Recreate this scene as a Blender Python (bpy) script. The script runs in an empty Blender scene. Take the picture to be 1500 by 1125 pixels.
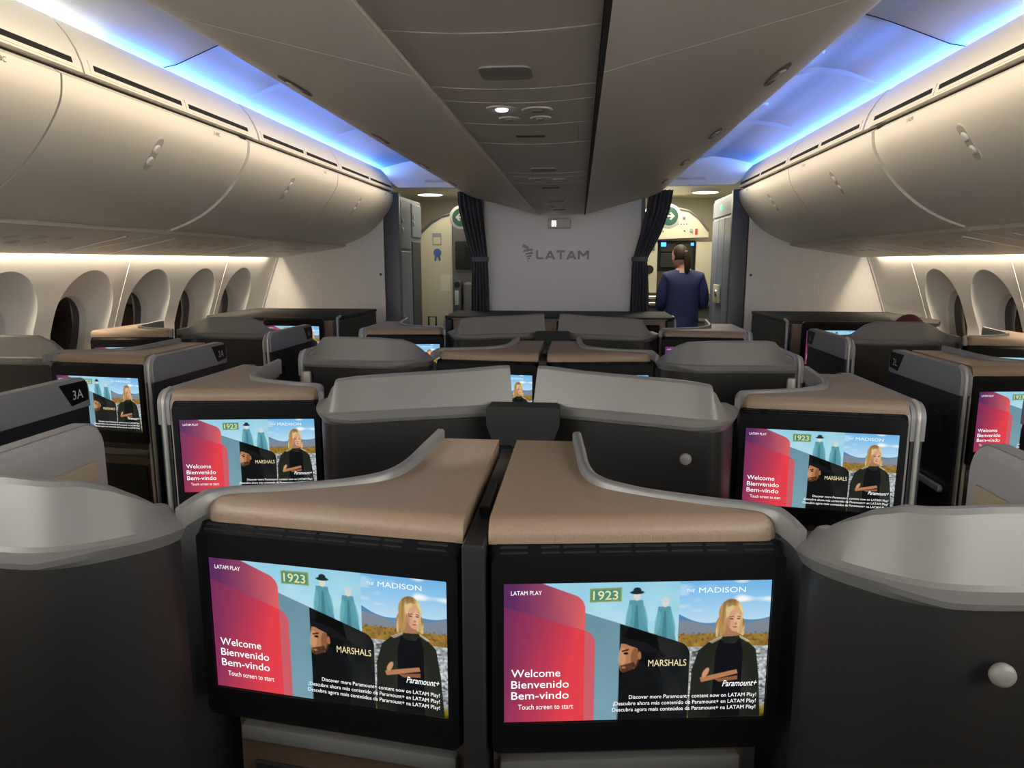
import bpy, bmesh, math, random
import numpy as np
from mathutils import Vector, Matrix
random.seed(4)
scene = bpy.context.scene
H = 1.5                      # eye height of the photographer above the cabin floor

# ------------------------------------------------------------------ camera
cam_d = bpy.data.cameras.new('camera'); cam = bpy.data.objects.new('camera', cam_d)
scene.collection.objects.link(cam)
FPX = 1040.0
cam_d.sensor_fit = 'HORIZONTAL'; cam_d.sensor_width = 36.0; cam_d.lens = 36.0*FPX/1500.0
cam_d.clip_start = 0.02; cam_d.clip_end = 60
th = math.atan((562.5-384.0)/FPX); ps = math.atan((849.0-750.0)/FPX*math.cos(th))
Rv = Vector((math.cos(ps), math.sin(ps), 0)); Fv = Vector((-math.sin(ps)*math.cos(th), math.cos(ps)*math.cos(th), -math.sin(th)))
Uv = Rv.cross(Fv)
cam.matrix_world = Matrix(((Rv.x, Uv.x, -Fv.x, 0.16), (Rv.y, Uv.y, -Fv.y, 0.0), (Rv.z, Uv.z, -Fv.z, H), (0, 0, 0, 1)))
scene.camera = cam

# ------------------------------------------------------------------ world, view, large lights
w = bpy.data.worlds.new('world'); scene.world = w; w.use_nodes = True
w.node_tree.nodes['Background'].inputs[0].default_value = (0.80, 0.78, 0.74, 1)
w.node_tree.nodes['Background'].inputs[1].default_value = 3.2
vs = scene.view_settings
vs.view_transform = 'Standard'; vs.look = 'None'; vs.gamma = 1.0; vs.use_curve_mapping = False; vs.exposure = 1.45

def area(name, loc, direction, length, width, power, col, spread=math.pi):
    """A long strip lamp of the cabin: 'length' runs along y."""
    d = bpy.data.lights.new(name, 'AREA'); d.shape = 'RECTANGLE'; d.size = width; d.size_y = length
    d.energy = power; d.color = col; d.spread = spread
    o = bpy.data.objects.new(name, d); scene.collection.objects.link(o)
    z = -Vector(direction).normalized(); y = Vector((0, 1, 0)); x = y.cross(z).normalized(); y = z.cross(x)
    o.matrix_world = Matrix(((x.x, y.x, z.x, loc[0]), (x.y, y.y, z.y, loc[1]), (x.z, y.z, z.z, loc[2]), (0, 0, 0, 1)))
    return o
WARM = (1.0, 0.83, 0.60); BLUE = (0.02, 0.21, 1.0); WHITE = (1.0, 0.97, 0.93)
for s in (-1, 1):
    area('cove_lamp_blue', (s*1.70, 4.65, H+0.79), (-s*0.80, 0, 0.6), 3.8, 0.04, 10, BLUE)
    area('cove_lamp_white', (s*1.70, 0.1, H+0.79), (-s*0.80, 0, 0.6), 5.1, 0.04, 6, WHITE)
    area('bin_wash_lamp', (s*0.775, 1.5, H+0.678), (s*1, 0, -0.12), 9.0, 0.03, 6, WARM, math.radians(60))
    area('sidewall_wash_lamp', (s*2.578, 2.65, H+0.085), (s*0.25, 0, -1), 7.0, 0.03, 36, WARM)
    area('entry_ceiling_lamp', (s*1.15, 7.55, H+0.70), (0, 0, -1), 1.2, 0.5, 2.8 if s < 0 else 8, (1.0, 0.9, 0.68))

# ------------------------------------------------------------------ materials
M = {}
def mat(name, col, rough=0.5, metal=0.0, noise=0.0, nscale=40, bump=0.0, bscale=300, spec=0.5, emit=None, estr=0, coat=0.0, weave=False, stretch=None):
    m = bpy.data.materials.new(name); m.use_nodes = True; nt = m.node_tree; b = nt.nodes['Principled BSDF']
    b.inputs['Base Color'].default_value = (*col, 1); b.inputs['Roughness'].default_value = rough
    b.inputs['Metallic'].default_value = metal; b.inputs['Specular IOR Level'].default_value = spec
    if coat: b.inputs['Coat Weight'].default_value = coat
    if emit:
        b.inputs['Emission Color'].default_value = (*emit, 1); b.inputs['Emission Strength'].default_value = estr
    if noise or bump:
        tc = nt.nodes.new('ShaderNodeTexCoord'); src = tc.outputs['Object']
        if stretch:
            mp = nt.nodes.new('ShaderNodeMapping'); mp.inputs['Scale'].default_value = stretch
            nt.links.new(src, mp.inputs[0]); src = mp.outputs[0]
    if noise:
        n = nt.nodes.new('ShaderNodeTexNoise'); n.inputs['Scale'].default_value = nscale; n.inputs['Detail'].default_value = 4
        nt.links.new(src, n.inputs['Vector'])
        r = nt.nodes.new('ShaderNodeValToRGB')
        r.color_ramp.elements[0].position = 0.3; r.color_ramp.elements[1].position = 0.7
        r.color_ramp.elements[0].color = (*[c*(1-noise) for c in col], 1); r.color_ramp.elements[1].color = (*[min(1, c*(1+noise)) for c in col], 1)
        nt.links.new(n.outputs[0], r.inputs[0]); nt.links.new(r.outputs[0], b.inputs['Base Color'])
    if bump:
        if weave:
            n = nt.nodes.new('ShaderNodeTexBrick'); n.inputs['Scale'].default_value = bscale
            n.inputs['Mortar Size'].default_value = 0.08; n.inputs['Mortar Smooth'].default_value = 1.0; n.inputs['Brick Width'].default_value = 1.0; n.inputs['Row Height'].default_value = 0.6
            n.inputs['Color1'].default_value = (1, 1, 1, 1); n.inputs['Color2'].default_value = (.8, .8, .8, 1); n.inputs['Mortar'].default_value = (0, 0, 0, 1)
            nt.links.new(src, n.inputs['Vector']); out = n.outputs['Color']
        else:
            n = nt.nodes.new('ShaderNodeTexNoise'); n.inputs['Scale'].default_value = bscale
            nt.links.new(src, n.inputs['Vector']); out = n.outputs[0]
        bp = nt.nodes.new('ShaderNodeBump'); bp.inputs['Strength'].default_value = bump; bp.inputs['Distance'].default_value = 0.002
        nt.links.new(out, bp.inputs['Height']); nt.links.new(bp.outputs[0], b.inputs['Normal'])
    M[name] = m; return m
mat('cap_grey', (0.158, 0.155, 0.147), 0.38, metal=0.12, noise=0.03, nscale=6)
mat('pad_grey', (0.36, 0.35, 0.34), 0.5)
mat('trim_grey', (0.19, 0.187, 0.18), 0.38, metal=0.2)
mat('band_grey', (0.22, 0.222, 0.235), 0.42)
mat('silver', (0.40, 0.39, 0.37), 0.32, metal=0.3)
mat('shell_dark', (0.014, 0.0128, 0.012), 0.45, noise=0.06, nscale=250)
mat('door_dark', (0.018, 0.020, 0.026), 0.35)
mat('tan', (0.245, 0.170, 0.113), 0.40, noise=0.07, nscale=240, bump=0.25, bscale=330, weave=True)
mat('tan_light', (0.42, 0.33, 0.21), 0.6, noise=0.05)
mat('tan_unlit', (0.090, 0.058, 0.036), 0.5, noise=0.12, nscale=80)  # tan console face, its lack of light put into the dark colour
mat('black', (0.005, 0.005, 0.006), 0.38, spec=0.2)
mat('gap_black', (0.004, 0.004, 0.004), 0.8)
mat('divider_black', (0.012, 0.012, 0.013), 0.5)
mat('charcoal', (0.022, 0.0225, 0.022), 0.7, spec=0.25)
mat('knob', (0.22, 0.21, 0.195), 0.45)
mat('bin_cream', (0.74, 0.71, 0.64), 0.42, bump=0.05, bscale=500)
mat('center_bin', (0.60, 0.565, 0.52), 0.45, bump=0.08, bscale=400)
mat('psu', (0.58, 0.545, 0.50), 0.5)
mat('latch_dish', (0.48, 0.455, 0.41), 0.5)  # deeper cream, paints in the shading of the latch recess
mat('psu_dark', (0.24, 0.225, 0.205), 0.5)
mat('ceiling', (0.52, 0.54, 0.57), 0.5)
mat('sidewall', (0.76, 0.74, 0.71), 0.45, bump=0.04, bscale=300)
mat('reveal', (0.70, 0.68, 0.65), 0.5)
mat('pane', (0.004, 0.005, 0.008), 0.06, spec=0.6, coat=0.5)
mat('wallpanel', (0.66, 0.64, 0.62), 0.55, noise=0.06, nscale=30, stretch=(6, 6, 0.25))
mat('logo', (0.13, 0.13, 0.125), 0.4, metal=0.3)
mat('carpet', (0.03, 0.032, 0.045), 0.95, noise=0.3, nscale=200)
mat('curtain', (0.085, 0.086, 0.10), 0.85, noise=0.15, nscale=30)
mat('monument', (0.20, 0.225, 0.28), 0.4)
mat('monument_dark', (0.075, 0.08, 0.095), 0.45)
mat('galley_cream', (0.56, 0.53, 0.40), 0.45)
mat('galley_grey', (0.12, 0.12, 0.115), 0.5)
mat('steel', (0.5, 0.5, 0.48), 0.3, metal=0.7)
mat('sign_white', (0.45, 0.45, 0.42), 0.5)
mat('sign_green', (0.008, 0.06, 0.04), 0.5, emit=(0.01, 0.12, 0.07), estr=0.05)
mat('green_lamp', (0.02, 0.5, 0.1), 0.5, emit=(0.05, 1.0, 0.2), estr=1.2)
mat('blue_lamp', (0.02, 0.1, 0.6), 0.5, emit=(0.03, 0.22, 1.0), estr=1.5)
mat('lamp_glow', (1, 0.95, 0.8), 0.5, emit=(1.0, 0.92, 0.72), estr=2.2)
mat('reading_glow', (1, 1, 1), 0.5, emit=(0.9, 0.92, 1.0), estr=0.8)
mat('sticker_blue', (0.05, 0.12, 0.35), 0.5)
mat('sticker_grey', (0.25, 0.26, 0.27), 0.5)
mat('sticker_cream', (0.66, 0.64, 0.5), 0.5)
mat('navy', (0.022, 0.030, 0.115), 0.8, noise=0.1, nscale=60)
mat('skin', (0.50, 0.29, 0.20), 0.55)
mat('hair', (0.030, 0.017, 0.010), 0.6, spec=0.25, noise=0.35, nscale=60, stretch=(4, 4, 0.4))
mat('scarf', (0.45, 0.02, 0.03), 0.6)
mat('burgundy', (0.09, 0.010, 0.018), 0.8)
mat('stocking', (0.05, 0.035, 0.03), 0.6)
mat('seat_fabric', (0.075, 0.078, 0.09), 0.85, noise=0.1, nscale=200)
mat('placard_text', (0.55, 0.55, 0.56), 0.5)
mat('print_grey', (0.12, 0.115, 0.105), 0.6)

def emission(name, col, s):
    m = bpy.data.materials.new(name); m.use_nodes = True; nt = m.node_tree
    b = nt.nodes['Principled BSDF']; b.inputs['Base Color'].default_value = (0, 0, 0, 1); b.inputs['Roughness'].default_value = 0.25
    b.inputs['Emission Color'].default_value = (*col, 1); b.inputs['Emission Strength'].default_value = s
    M[name] = m; return m
emission('text_white', (1, 1, 1), 0.40); emission('text_cream', (0.78, 0.66, 0.36), 0.42); emission('text_gold', (0.62, 0.62, 0.30), 0.45); emission('text_pale', (0.78, 0.85, 0.9), 0.43)
m = emission('screen_art', (1, 1, 1), 0.37); at_ = m.node_tree.nodes.new('ShaderNodeVertexColor'); at_.layer_name = 'art'
m.node_tree.links.new(at_.outputs[0], m.node_tree.nodes['Principled BSDF'].inputs['Emission Color'])

# ------------------------------------------------------------------ mesh helpers
class G:
    """collects vertices and faces of ONE part"""
    def __init__(s): s.v = []; s.f = []
    def add(s, vs_, fs_):
        o = len(s.v); s.v += [tuple(p) for p in vs_]; s.f += [tuple(i+o for i in f) for f in fs_]; return s
    def box(s, x0, x1, y0, y1, z0, z1, bev=0.0, seg=2, T=None):
        bm = bmesh.new(); bmesh.ops.create_cube(bm, size=1.0)
        for v in bm.verts:
            v.co = Vector(((x0+x1)/2+v.co.x*(x1-x0), (y0+y1)/2+v.co.y*(y1-y0), (z0+z1)/2+v.co.z*(z1-z0)))
        if bev: bmesh.ops.bevel(bm, geom=bm.edges[:], offset=bev, segments=seg, profile=0.5, affect='EDGES')
        return s.frombm(bm, T)
    def frombm(s, bm, T=None):
        bm.verts.index_update()
        vs_ = [(T @ v.co if T else v.co.copy()) for v in bm.verts]; fs_ = [[v.index for v in f.verts] for f in bm.faces]
        bm.free(); return s.add(vs_, fs_)
    def prism(s, poly, z0, z1, bev=0.0, seg=3, bev_edges=None, T=None):
        """extrude a plan polygon; bev_edges: indices of polygon sides whose top edge is rounded (None = every top edge)"""
        bm = bmesh.new(); n = len(poly)
        lo = [bm.verts.new((p[0], p[1], z0)) for p in poly]; hi = [bm.verts.new((p[0], p[1], z1)) for p in poly]
        bm.faces.new(lo[::-1]); bm.faces.new(hi)
        for i in range(n): bm.faces.new((lo[i], lo[(i+1) % n], hi[(i+1) % n], hi[i]))
        bmesh.ops.recalc_face_normals(bm, faces=bm.faces[:])
        if bev:
            ids = range(n) if bev_edges is None else bev_edges
            es = [bm.edges.get((hi[i], hi[(i+1) % n])) for i in ids]
            bmesh.ops.bevel(bm, geom=es, offset=bev, segments=seg, profile=0.5, affect='EDGES')
        return s.frombm(bm, T)
    def sweep(s, path, prof, closed_prof=True, cap=True):
        """path: 3D points; prof: (side, up) offsets, side = horizontal normal to the left of travel; a callable prof(t) may change along the path"""
        n = len(path); P = [Vector(p) for p in path]; rings = []
        for i in range(n):
            a = P[max(i-1, 0)]; b = P[min(i+1, n-1)]; t = (b-a); t.z = 0
            if t.length < 1e-6: t = Vector((0, 1, 0))
            t.normalize(); nrm = Vector((-t.y, t.x, 0))
            pr = prof(i/(n-1)) if callable(prof) else prof
            rings.append([P[i]+nrm*q[0]+Vector((0, 0, q[1])) for q in pr])
        m_ = len(rings[0]); vs_ = [p for r in rings for p in r]; fs_ = []
        for i in range(n-1):
            for j in range(m_ if closed_prof else m_-1):
                k = (j+1) % m_; fs_.append((i*m_+j, i*m_+k, (i+1)*m_+k, (i+1)*m_+j))
        if cap and closed_prof: fs_ += [tuple(range(m_))[::-1], tuple((n-1)*m_+j for j in range(m_))]
        return s.add(vs_, fs_)
    def tube(s, path, r, n=8):
        P = [Vector(p) for p in path]; rings = []; up = None
        for i in range(len(P)):
            t = (P[min(i+1, len(P)-1)]-P[max(i-1, 0)]).normalized()
            if up is None: up = t.orthogonal().normalized()
            up = (up - t*up.dot(t)).normalized(); sd = t.cross(up); rr = r[i] if isinstance(r, (list, tuple)) else r
            rings.append([P[i]+(up*math.cos(2*math.pi*k/n)+sd*math.sin(2*math.pi*k/n))*rr for k in range(n)])
        vs_ = [p for q in rings for p in q]; fs_ = []
        for i in range(len(P)-1):
            for k in range(n): fs_.append((i*n+k, i*n+(k+1) % n, (i+1)*n+(k+1) % n, (i+1)*n+k))
        fs_ += [tuple(range(n))[::-1], tuple((len(P)-1)*n+k for k in range(n))]
        return s.add(vs_, fs_)
    def lathe(s, prof, n=20, T=None):
        """prof: (radius, height) list about local z"""
        vs_ = []; fs_ = []; m_ = len(prof)
        for k in range(n):
            a = 2*math.pi*k/n
            for r, h in prof: vs_.append(Vector((r*math.cos(a), r*math.sin(a), h)))
        for k in range(n):
            for j in range(m_-1): fs_.append((k*m_+j, ((k+1) % n)*m_+j, ((k+1) % n)*m_+j+1, k*m_+j+1))
        fs_ += [tuple(k*m_ for k in range(n))[::-1], tuple(k*m_+m_-1 for k in range(n))]
        if T: vs_ = [T @ v for v in vs_]
        return s.add(vs_, fs_)
    def rings(s, rs, closed=True, cap=True):
        n = len(rs[0]); vs_ = [p for r in rs for p in r]; fs_ = []
        for i in range(len(rs)-1):
            for k in range(n if closed else n-1): fs_.append((i*n+k, i*n+(k+1) % n, (i+1)*n+(k+1) % n, (i+1)*n+k))
        if cap: fs_ += [tuple(range(n))[::-1], tuple((len(rs)-1)*n+k for k in range(n))]
        return s.add(vs_, fs_)
    def extrude_xz(s, prof, y0, y1, ny=1, closed=True, cap=True, mir=1):
        """a cross-section in (x, z) run along the cabin"""
        rs = []
        for i in range(ny+1):
            y = y0+(y1-y0)*i/ny; rs.append([(mir*p[0], y, p[1]) for p in prof])
        return s.rings(rs, closed, cap)
    def mirror(s): s.v = [(-p[0], p[1], p[2]) for p in s.v]; s.f = [f[::-1] for f in s.f]; return s
    def mesh(s, name, mt, smooth=True, auto=0.6):
        me = bpy.data.meshes.new(name); me.from_pydata(s.v, [], s.f)
        bm = bmesh.new(); bm.from_mesh(me); bmesh.ops.recalc_face_normals(bm, faces=bm.faces[:])
        for e in bm.edges: e.smooth = (len(e.link_faces) == 2 and e.calc_face_angle(0) < auto)
        for f in bm.faces: f.smooth = smooth
        bm.to_mesh(me); bm.free(); me.materials.append(M[mt] if isinstance(mt, str) else mt); return me

def link(name, data, parent=None, loc=(0, 0, 0), rz=0.0):
    o = bpy.data.objects.new(name, data); scene.collection.objects.link(o); o.location = loc; o.rotation_euler = (0, 0, rz)
    if parent: o.parent = parent
    return o
def part(name, g, mt, parent, **k): return link(name, g.mesh(name, mt, **k), parent)
def tag(o, label, cat, group=None):
    o['label'] = label; o['category'] = cat
    if group: o['group'] = group
    return o
def thing(name, label, cat, loc=(0, 0, 0), rz=0.0, group=None): return tag(link(name, None, None, loc, rz), label, cat, group)
def struct(name, g, mt, parent=None, **k):
    o = part(name, g, mt, parent, **k)
    if parent is None: o['kind'] = 'structure'
    return o
def smooth_path(pts, n=6):
    """Catmull-Rom through the points"""
    P = [Vector(p) for p in pts]; out = []
    for i in range(len(P)-1):
        a = P[i-1] if i else P[0]*2-P[1]; b = P[i]; c = P[i+1]; d = P[i+2] if i+2 < len(P) else P[-1]*2-P[-2]
        for k in range(n):
            t = k/n; out.append(0.5*((2*b)+(c-a)*t+(2*a-5*b+4*c-d)*t*t+(3*b-a-3*c+d)*t**3))
    out.append(P[-1]); return out
def lerp_at(xs, ys, x): return float(np.interp(x, xs, ys))

_txt = {}
def text_mesh(s, size=1.0, width=None, extrude=0.0, shear=0.0, bold=0.0):
    """flat lettering, left-aligned on its baseline in x/z, facing -y; 'width' stretches it to that width"""
    key = (s, shear, extrude, bold)
    if key not in _txt:
        cu = bpy.data.curves.new('lettering', 'FONT'); cu.body = s; cu.size = 1.0; cu.shear = shear; cu.extrude = extrude; cu.offset = bold; cu.resolution_u = 3
        o = bpy.data.objects.new('lettering', cu); scene.collection.objects.link(o); bpy.context.view_layer.update()
        ev = o.evaluated_get(bpy.context.evaluated_depsgraph_get()); me = ev.to_mesh()
        _txt[key] = ([v.co.copy() for v in me.vertices], [tuple(p.vertices) for p in me.polygons])
        ev.to_mesh_clear(); bpy.data.objects.remove(o); bpy.data.curves.remove(cu)
    vs_, fs_ = _txt[key]
    x0 = min(v.x for v in vs_); x1 = max(v.x for v in vs_); sx = size if width is None else width/(x1-x0)
    return [Vector(((v.x-x0)*sx, -v.z*size, v.y*size)) for v in vs_], fs_
def add_text(g, s, size, x, z, y=0.0, width=None, right=False, **k):
    vs_, fs_ = text_mesh(s, size, width, **k)
    wd = max(v.x for v in vs_); ox = x-wd if right else x
    g.add([(v.x+ox, v.y+y, v.z+z) for v in vs_], fs_)

# ------------------------------------------------------------------ cabin setting
g = G(); g.box(-2.85, 2.85, -9.0, 9.6, -0.05, 0.0); struct('floor', g, 'carpet')

# ceiling: high flat panel over the rear rows, arched vaults further forward
PB = ([0, .8, 1.0, 1.2, 1.35, 1.47, 1.6, 1.74], [1.05, 1.03, 1.03, .99, .945, .90, .850, .825])
PA = ([0, .84, .90, .96, 1.05, 1.15, 1.3, 1.45, 1.56, 1.64, 1.74], [.735, .735, .755, .80, .855, .90, .93, .91, .875, .85, .825])
def ceil_z(x, y):
    x = abs(x); b = lerp_at(*PB, x)
    edge = max(0.0, min(1.0, (1.70-x)/0.25))
    a = lerp_at(*PA, x)
    if y < 3.14: return b
    if y < 3.84: return a+0.020*edge
    if y < 5.08: return a+0.0*edge
    return a-0.020*edge
def ceil_part(y0, y1):
    g = G(); xs = [i*0.04-1.72 for i in range(87)]
    nt_ = 2; rs = []
    for y in (y0+1e-4, y1-1e-4): rs.append([(x, y, H+ceil_z(x, y)) for x in xs])
    g.rings(rs, closed=False, cap=False); return g
cg = G()
ys = [-9.0, 3.138, 3.142, 3.205, 3.835, 3.85, 5.07, 5.09, 6.60]
def ceil_z2(x, y):
    if 3.139 < y < 3.21:
        t = (y-3.14)/0.065; return max(ceil_z(x, 3.3), min(ceil_z(x, 3.0), ceil_z(x, 3.3)*t+ceil_z(x, 3.0)*(1-t)) if t < 1 else 0)
    return ceil_z(x, y)
xs = [i*0.04-1.72 for i in range(87)]
cg.rings([[(x, y, H+ceil_z2(x, y)) for x in xs] for y in ys], closed=False, cap=False)
ceil = struct('ceiling', cg, 'ceiling', auto=0.5)
for s in (-1, 1):          # joint between the flat panel and the vaults, and the oval covers
    g = G(); P = [(s*x, 3.13, H+lerp_at(*PB, x)-0.003) for x in np.linspace(0.9, 1.66, 14)]; g.tube(P, 0.002, 5); part('panel_joint', g, 'gap_black', ceil)
    for yj in (3.62, 4.6):
        g = G(); rs = []
        for k, (r, dz) in enumerate(((1.0, 0.0), (0.9, -0.012), (0.6, -0.012))):
            rs.append([(s*(1.19+0.075*r*math.cos(a)), yj+0.16*r*math.sin(a), H+ceil_z(1.19+0.075*r*math.cos(a), yj)+0.002+dz) for a in np.linspace(0, 2*math.pi, 24, endpoint=False)])
        g.rings(rs, True, True); part('oval_cover', g, 'ceiling', ceil)

# fuselage side walls
def wall_x(z):   # z relative to eye height
    return lerp_at([-1.5, -1.1, -0.75, -0.43, -0.2, 0.035, 0.14], [2.70, 2.80, 2.81, 2.765, 2.685, 2.598, 2.56], z)
ZT, ZB = 0.13, -1.48
WIN_L = [2.67, 3.29, 3.91, 4.53, 5.15, 5.77]; WIN_R = [2.80, 3.42, 4.04, 4.66, 5.28]
def arch(t, hw, top, bot, cy):   # teardrop arch outline in (y, z): round top, straight long sides
    c, s_ = math.cos(t), math.sin(t)
    zc = top-hw*1.05
    if s_ >= 0: return cy+hw*c, zc+hw*1.05*s_
    return cy+hw*math.copysign(abs(c)**0.55, c), zc+(zc-bot)*s_
def side_wall(sgn, wins, name, wn0):
    base = G()
    root = None; y_edges = []
    NA = 48
    ts = [2*math.pi*k/NA for k in range(NA)]
    first = True; wn = wn0
    wl = G()   # plain stretches of wall
    def plain(y0, y1):
        zs = np.linspace(ZT, ZB, 24)
        wl.rings([[(sgn*wall_x(z), y, H+z) for z in zs] for y in (y0, y1)], closed=False, cap=False)
    plain(-9.0, wins[0]-0.31); plain(wins[-1]+0.31, 6.45)
    root = struct(name, wl, 'sidewall')
    for cy in wins:
        y0, y1 = cy-0.31, cy+0.31
        def rectp(t):
            c, s_ = math.cos(t), math.sin(t); zc = -0.30
            k = 1/max(abs(c)/0.31, abs(s_)/((ZT-zc) if s_ > 0 else (zc-ZB)))
            return cy+c*k, zc+s_*k
        rp = [rectp(t) for t in ts]
        # snap nearest samples to the four corners
        for corner in ((y0, ZT), (y1, ZT), (y0, ZB), (y1, ZB)):
            k = min(range(NA), key=lambda q: (rp[q][0]-corner[0])**2+(rp[q][1]-corner[1])**2); rp[k] = corner
        op = [arch(t, 0.245, -0.045, -0.80, cy) for t in ts]
        g = G(); rs = []
        for u in np.linspace(0, 1, 9):
            r = []
            for a, b in zip(rp, op):
                yy = a[0]*(1-u)+b[0]*u; zz = a[1]*(1-u)+b[1]*u; r.append((sgn*wall_x(zz), yy, H+zz))
            rs.append(r)
        g.rings(rs, True, False); part('sidewall_panel', g, 'sidewall', root)
        # window: dished reveal narrowing to the opening, inner sleeve, dark pane
        wn += 1; g = G(); rs = []
        for u, hw, top, bot, dep in ((0, .245, -.045, -.80, 0), (.2, .235, -.06, -.78, .012), (.6, .20, -.12, -.70, .045), (.85, .172, -.165, -.66, .062), (1, .158, -.185, -.645, .066), (1, .150, -.195, -.635, .074), (1, .147, -.20, -.63, .125)):
            r = []
            for t in ts:
                yy, zz = arch(t, hw, top, bot, cy); r.append((sgn*(wall_x(zz)*(1-u)+(wall_x(-0.40)+(-.40-zz)*0.15)*u+dep), yy, H+zz))
            rs.append(r)
        g.rings(rs, True, False); wo = struct('window_%d' % wn, g, 'reveal')
        g = G(); g.rings([[(sgn*(wall_x(-0.40)+(-.40-arch(t, .150, -.195, -.635, cy)[1])*0.15+dd), arch(t, .150, -.195, -.635, cy)[0], H+arch(t, .150, -.195, -.635, cy)[1]) for t in ts] for dd in (.117, .123)], True, True)
        part('pane', g, 'pane', wo)
    return root, wn
wallL, wn = side_wall(-1, WIN_L, 'wall_left', 0)
wallR, wn = side_wall(1, WIN_R, 'wall_right', wn)
tn = 0
for sgn, seams in ((-1, (2.98, 4.22, 5.46, 6.36)), (1, (3.11, 4.35, 5.60, 6.36))):
    for y in seams:
        tn += 1; g = G(); zs = np.linspace(ZT, ZB, 26)
        g.rings([[(sgn*(wall_x(z)-d), y+dy, H+z) for z in zs] for dy, d in ((-0.005, -0.003), (-0.003, 0.0025), (0.003, 0.0025), (0.005, -0.003))], False, False)
        struct('trim_%d' % tn, g, 'sidewall')

# front bulkheads
YF = 6.4
g = G(); g.box(-0.70, 0.70, YF, YF+0.06, 0, H+0.62); wf = struct('wall_front', g, 'wallpanel')
def stroke(g, pts, wd, y0, y1):      # one thick letter stroke as a thin slab
    for (x1, z1), (x2, z2) in zip(pts[:-1], pts[1:]):
        dx, dz = x2-x1, z2-z1; L_ = math.hypot(dx, dz); nx, nz = -dz/L_*wd/2, dx/L_*wd/2
        q = [(x1+nx, z1+nz), (x2+nx, z2+nz), (x2-nx, z2-nz), (x1-nx, z1-nz)]
        g.add([(x, y0, z) for x, z in q]+[(x, y1, z) for x, z in q], [(0, 1, 2, 3), (7, 6, 5, 4), (0, 4, 5, 1), (1, 5, 6, 2), (2, 6, 7, 3), (3, 7, 4, 0)])
xx = -.226; hc = .080; zb_ = H+.024
for ch, adv in (('L', .082), ('A', .100), ('T', .088), ('A', .100), ('M', .112)):
    lg = G(); w_ = adv-.014; wd = .019
    P_ = {'L': [[(.009, hc), (.009, .0095), (w_, .0095)]], 'A': [[(.006, 0), (w_/2, hc-.008), (w_-.006, 0)], [(w_*.24, hc*.27), (w_*.76, hc*.27)]], 'T': [[(0, hc-.0095), (w_, hc-.0095)], [(w_/2, hc-.012), (w_/2, 0)]], 'M': [[(.009, 0), (.009, hc-.006), (w_/2, .030), (w_-.009, hc-.006), (w_-.009, 0)]]}[ch]
    for k, pl_ in enumerate(P_): stroke(lg, [(xx+px_, zb_+pz_) for px_, pz_ in pl_], wd, YF-.008-.0004*k, YF)
    part('wall_letter', lg, 'logo', wf, smooth=False); xx += adv
lg = G()      # bird emblem: stacked slanted bars narrowing downwards
for i, (xa, xb, z, hgt, sl) in enumerate(((-.352, -.285, .118, .030, -.030), (-.345, -.250, .094, .020, .012), (-.325, -.250, .068, .018, .010), (-.318, -.262, .046, .015, .008), (-.312, -.276, .026, .013, .005), (-.308, -.288, .006, .012, .002))):
    lg.add([(xa, YF-.006, H+z-sl/2), (xb, YF-.006, H+z+sl/2), (xb-.008, YF-.006, H+z+hgt+sl/2), (xa+.012, YF-.006, H+z+hgt-sl/2)] + [(xa, YF, H+z-sl/2), (xb, YF, H+z+sl/2), (xb-.008, YF, H+z+hgt+sl/2), (xa+.012, YF, H+z+hgt-sl/2)], [(0, 1, 2, 3), (0, 4, 5, 1), (1, 5, 6, 2), (2, 6, 7, 3), (3, 7, 4, 0)])
part('wall_emblem', lg, 'logo', wf)
for s, nm in ((-1, 'wall_front_left'), (1, 'wall_front_right')):
    g = G(); g.box(min(s*1.605, s*2.95), max(s*1.605, s*2.95), YF, YF+0.05, 0, H+0.75); o = struct(nm, g, 'wallpanel')
    g = G(); g.lathe([(0.0, .008), (.012, .008), (.012, 0)], 12, Matrix.Translation((s*1.64, YF-0.001, H-0.11)) @ Matrix.Rotation(math.pi/2, 4, 'X')); part('stud', g, 'monument_dark', o)
    g = G(); g.box(s*0.705-0.018, s*0.705+0.018, YF-0.015, YF+0.09, 0, H+0.72, 0.006); tn += 1; struct('trim_%d' % tn, g, 'monument')
# header panel over each aisle
for s, which in ((-1, 'left'), (1, 'right')):
    g = G(); P = [(0.80, .665), (0.80, .99), (1.74, .99), (1.74, .80), (1.66, .80), (1.50, .67)]
    g.extrude_xz([(x, H+z) for x, z in P], 6.56, 6.62, 1, mir=s)
    tn += 1; o = struct('trim_%d' % tn, g, 'bin_cream')
    # (faint embossed strip on the header)
    g = G(); g.box(s*1.12-0.13, s*1.12+0.13, 6.553, 6.560, H+0.715, H+0.738, 0.003); part('embossed_strip', g, 'psu', o)
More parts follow.
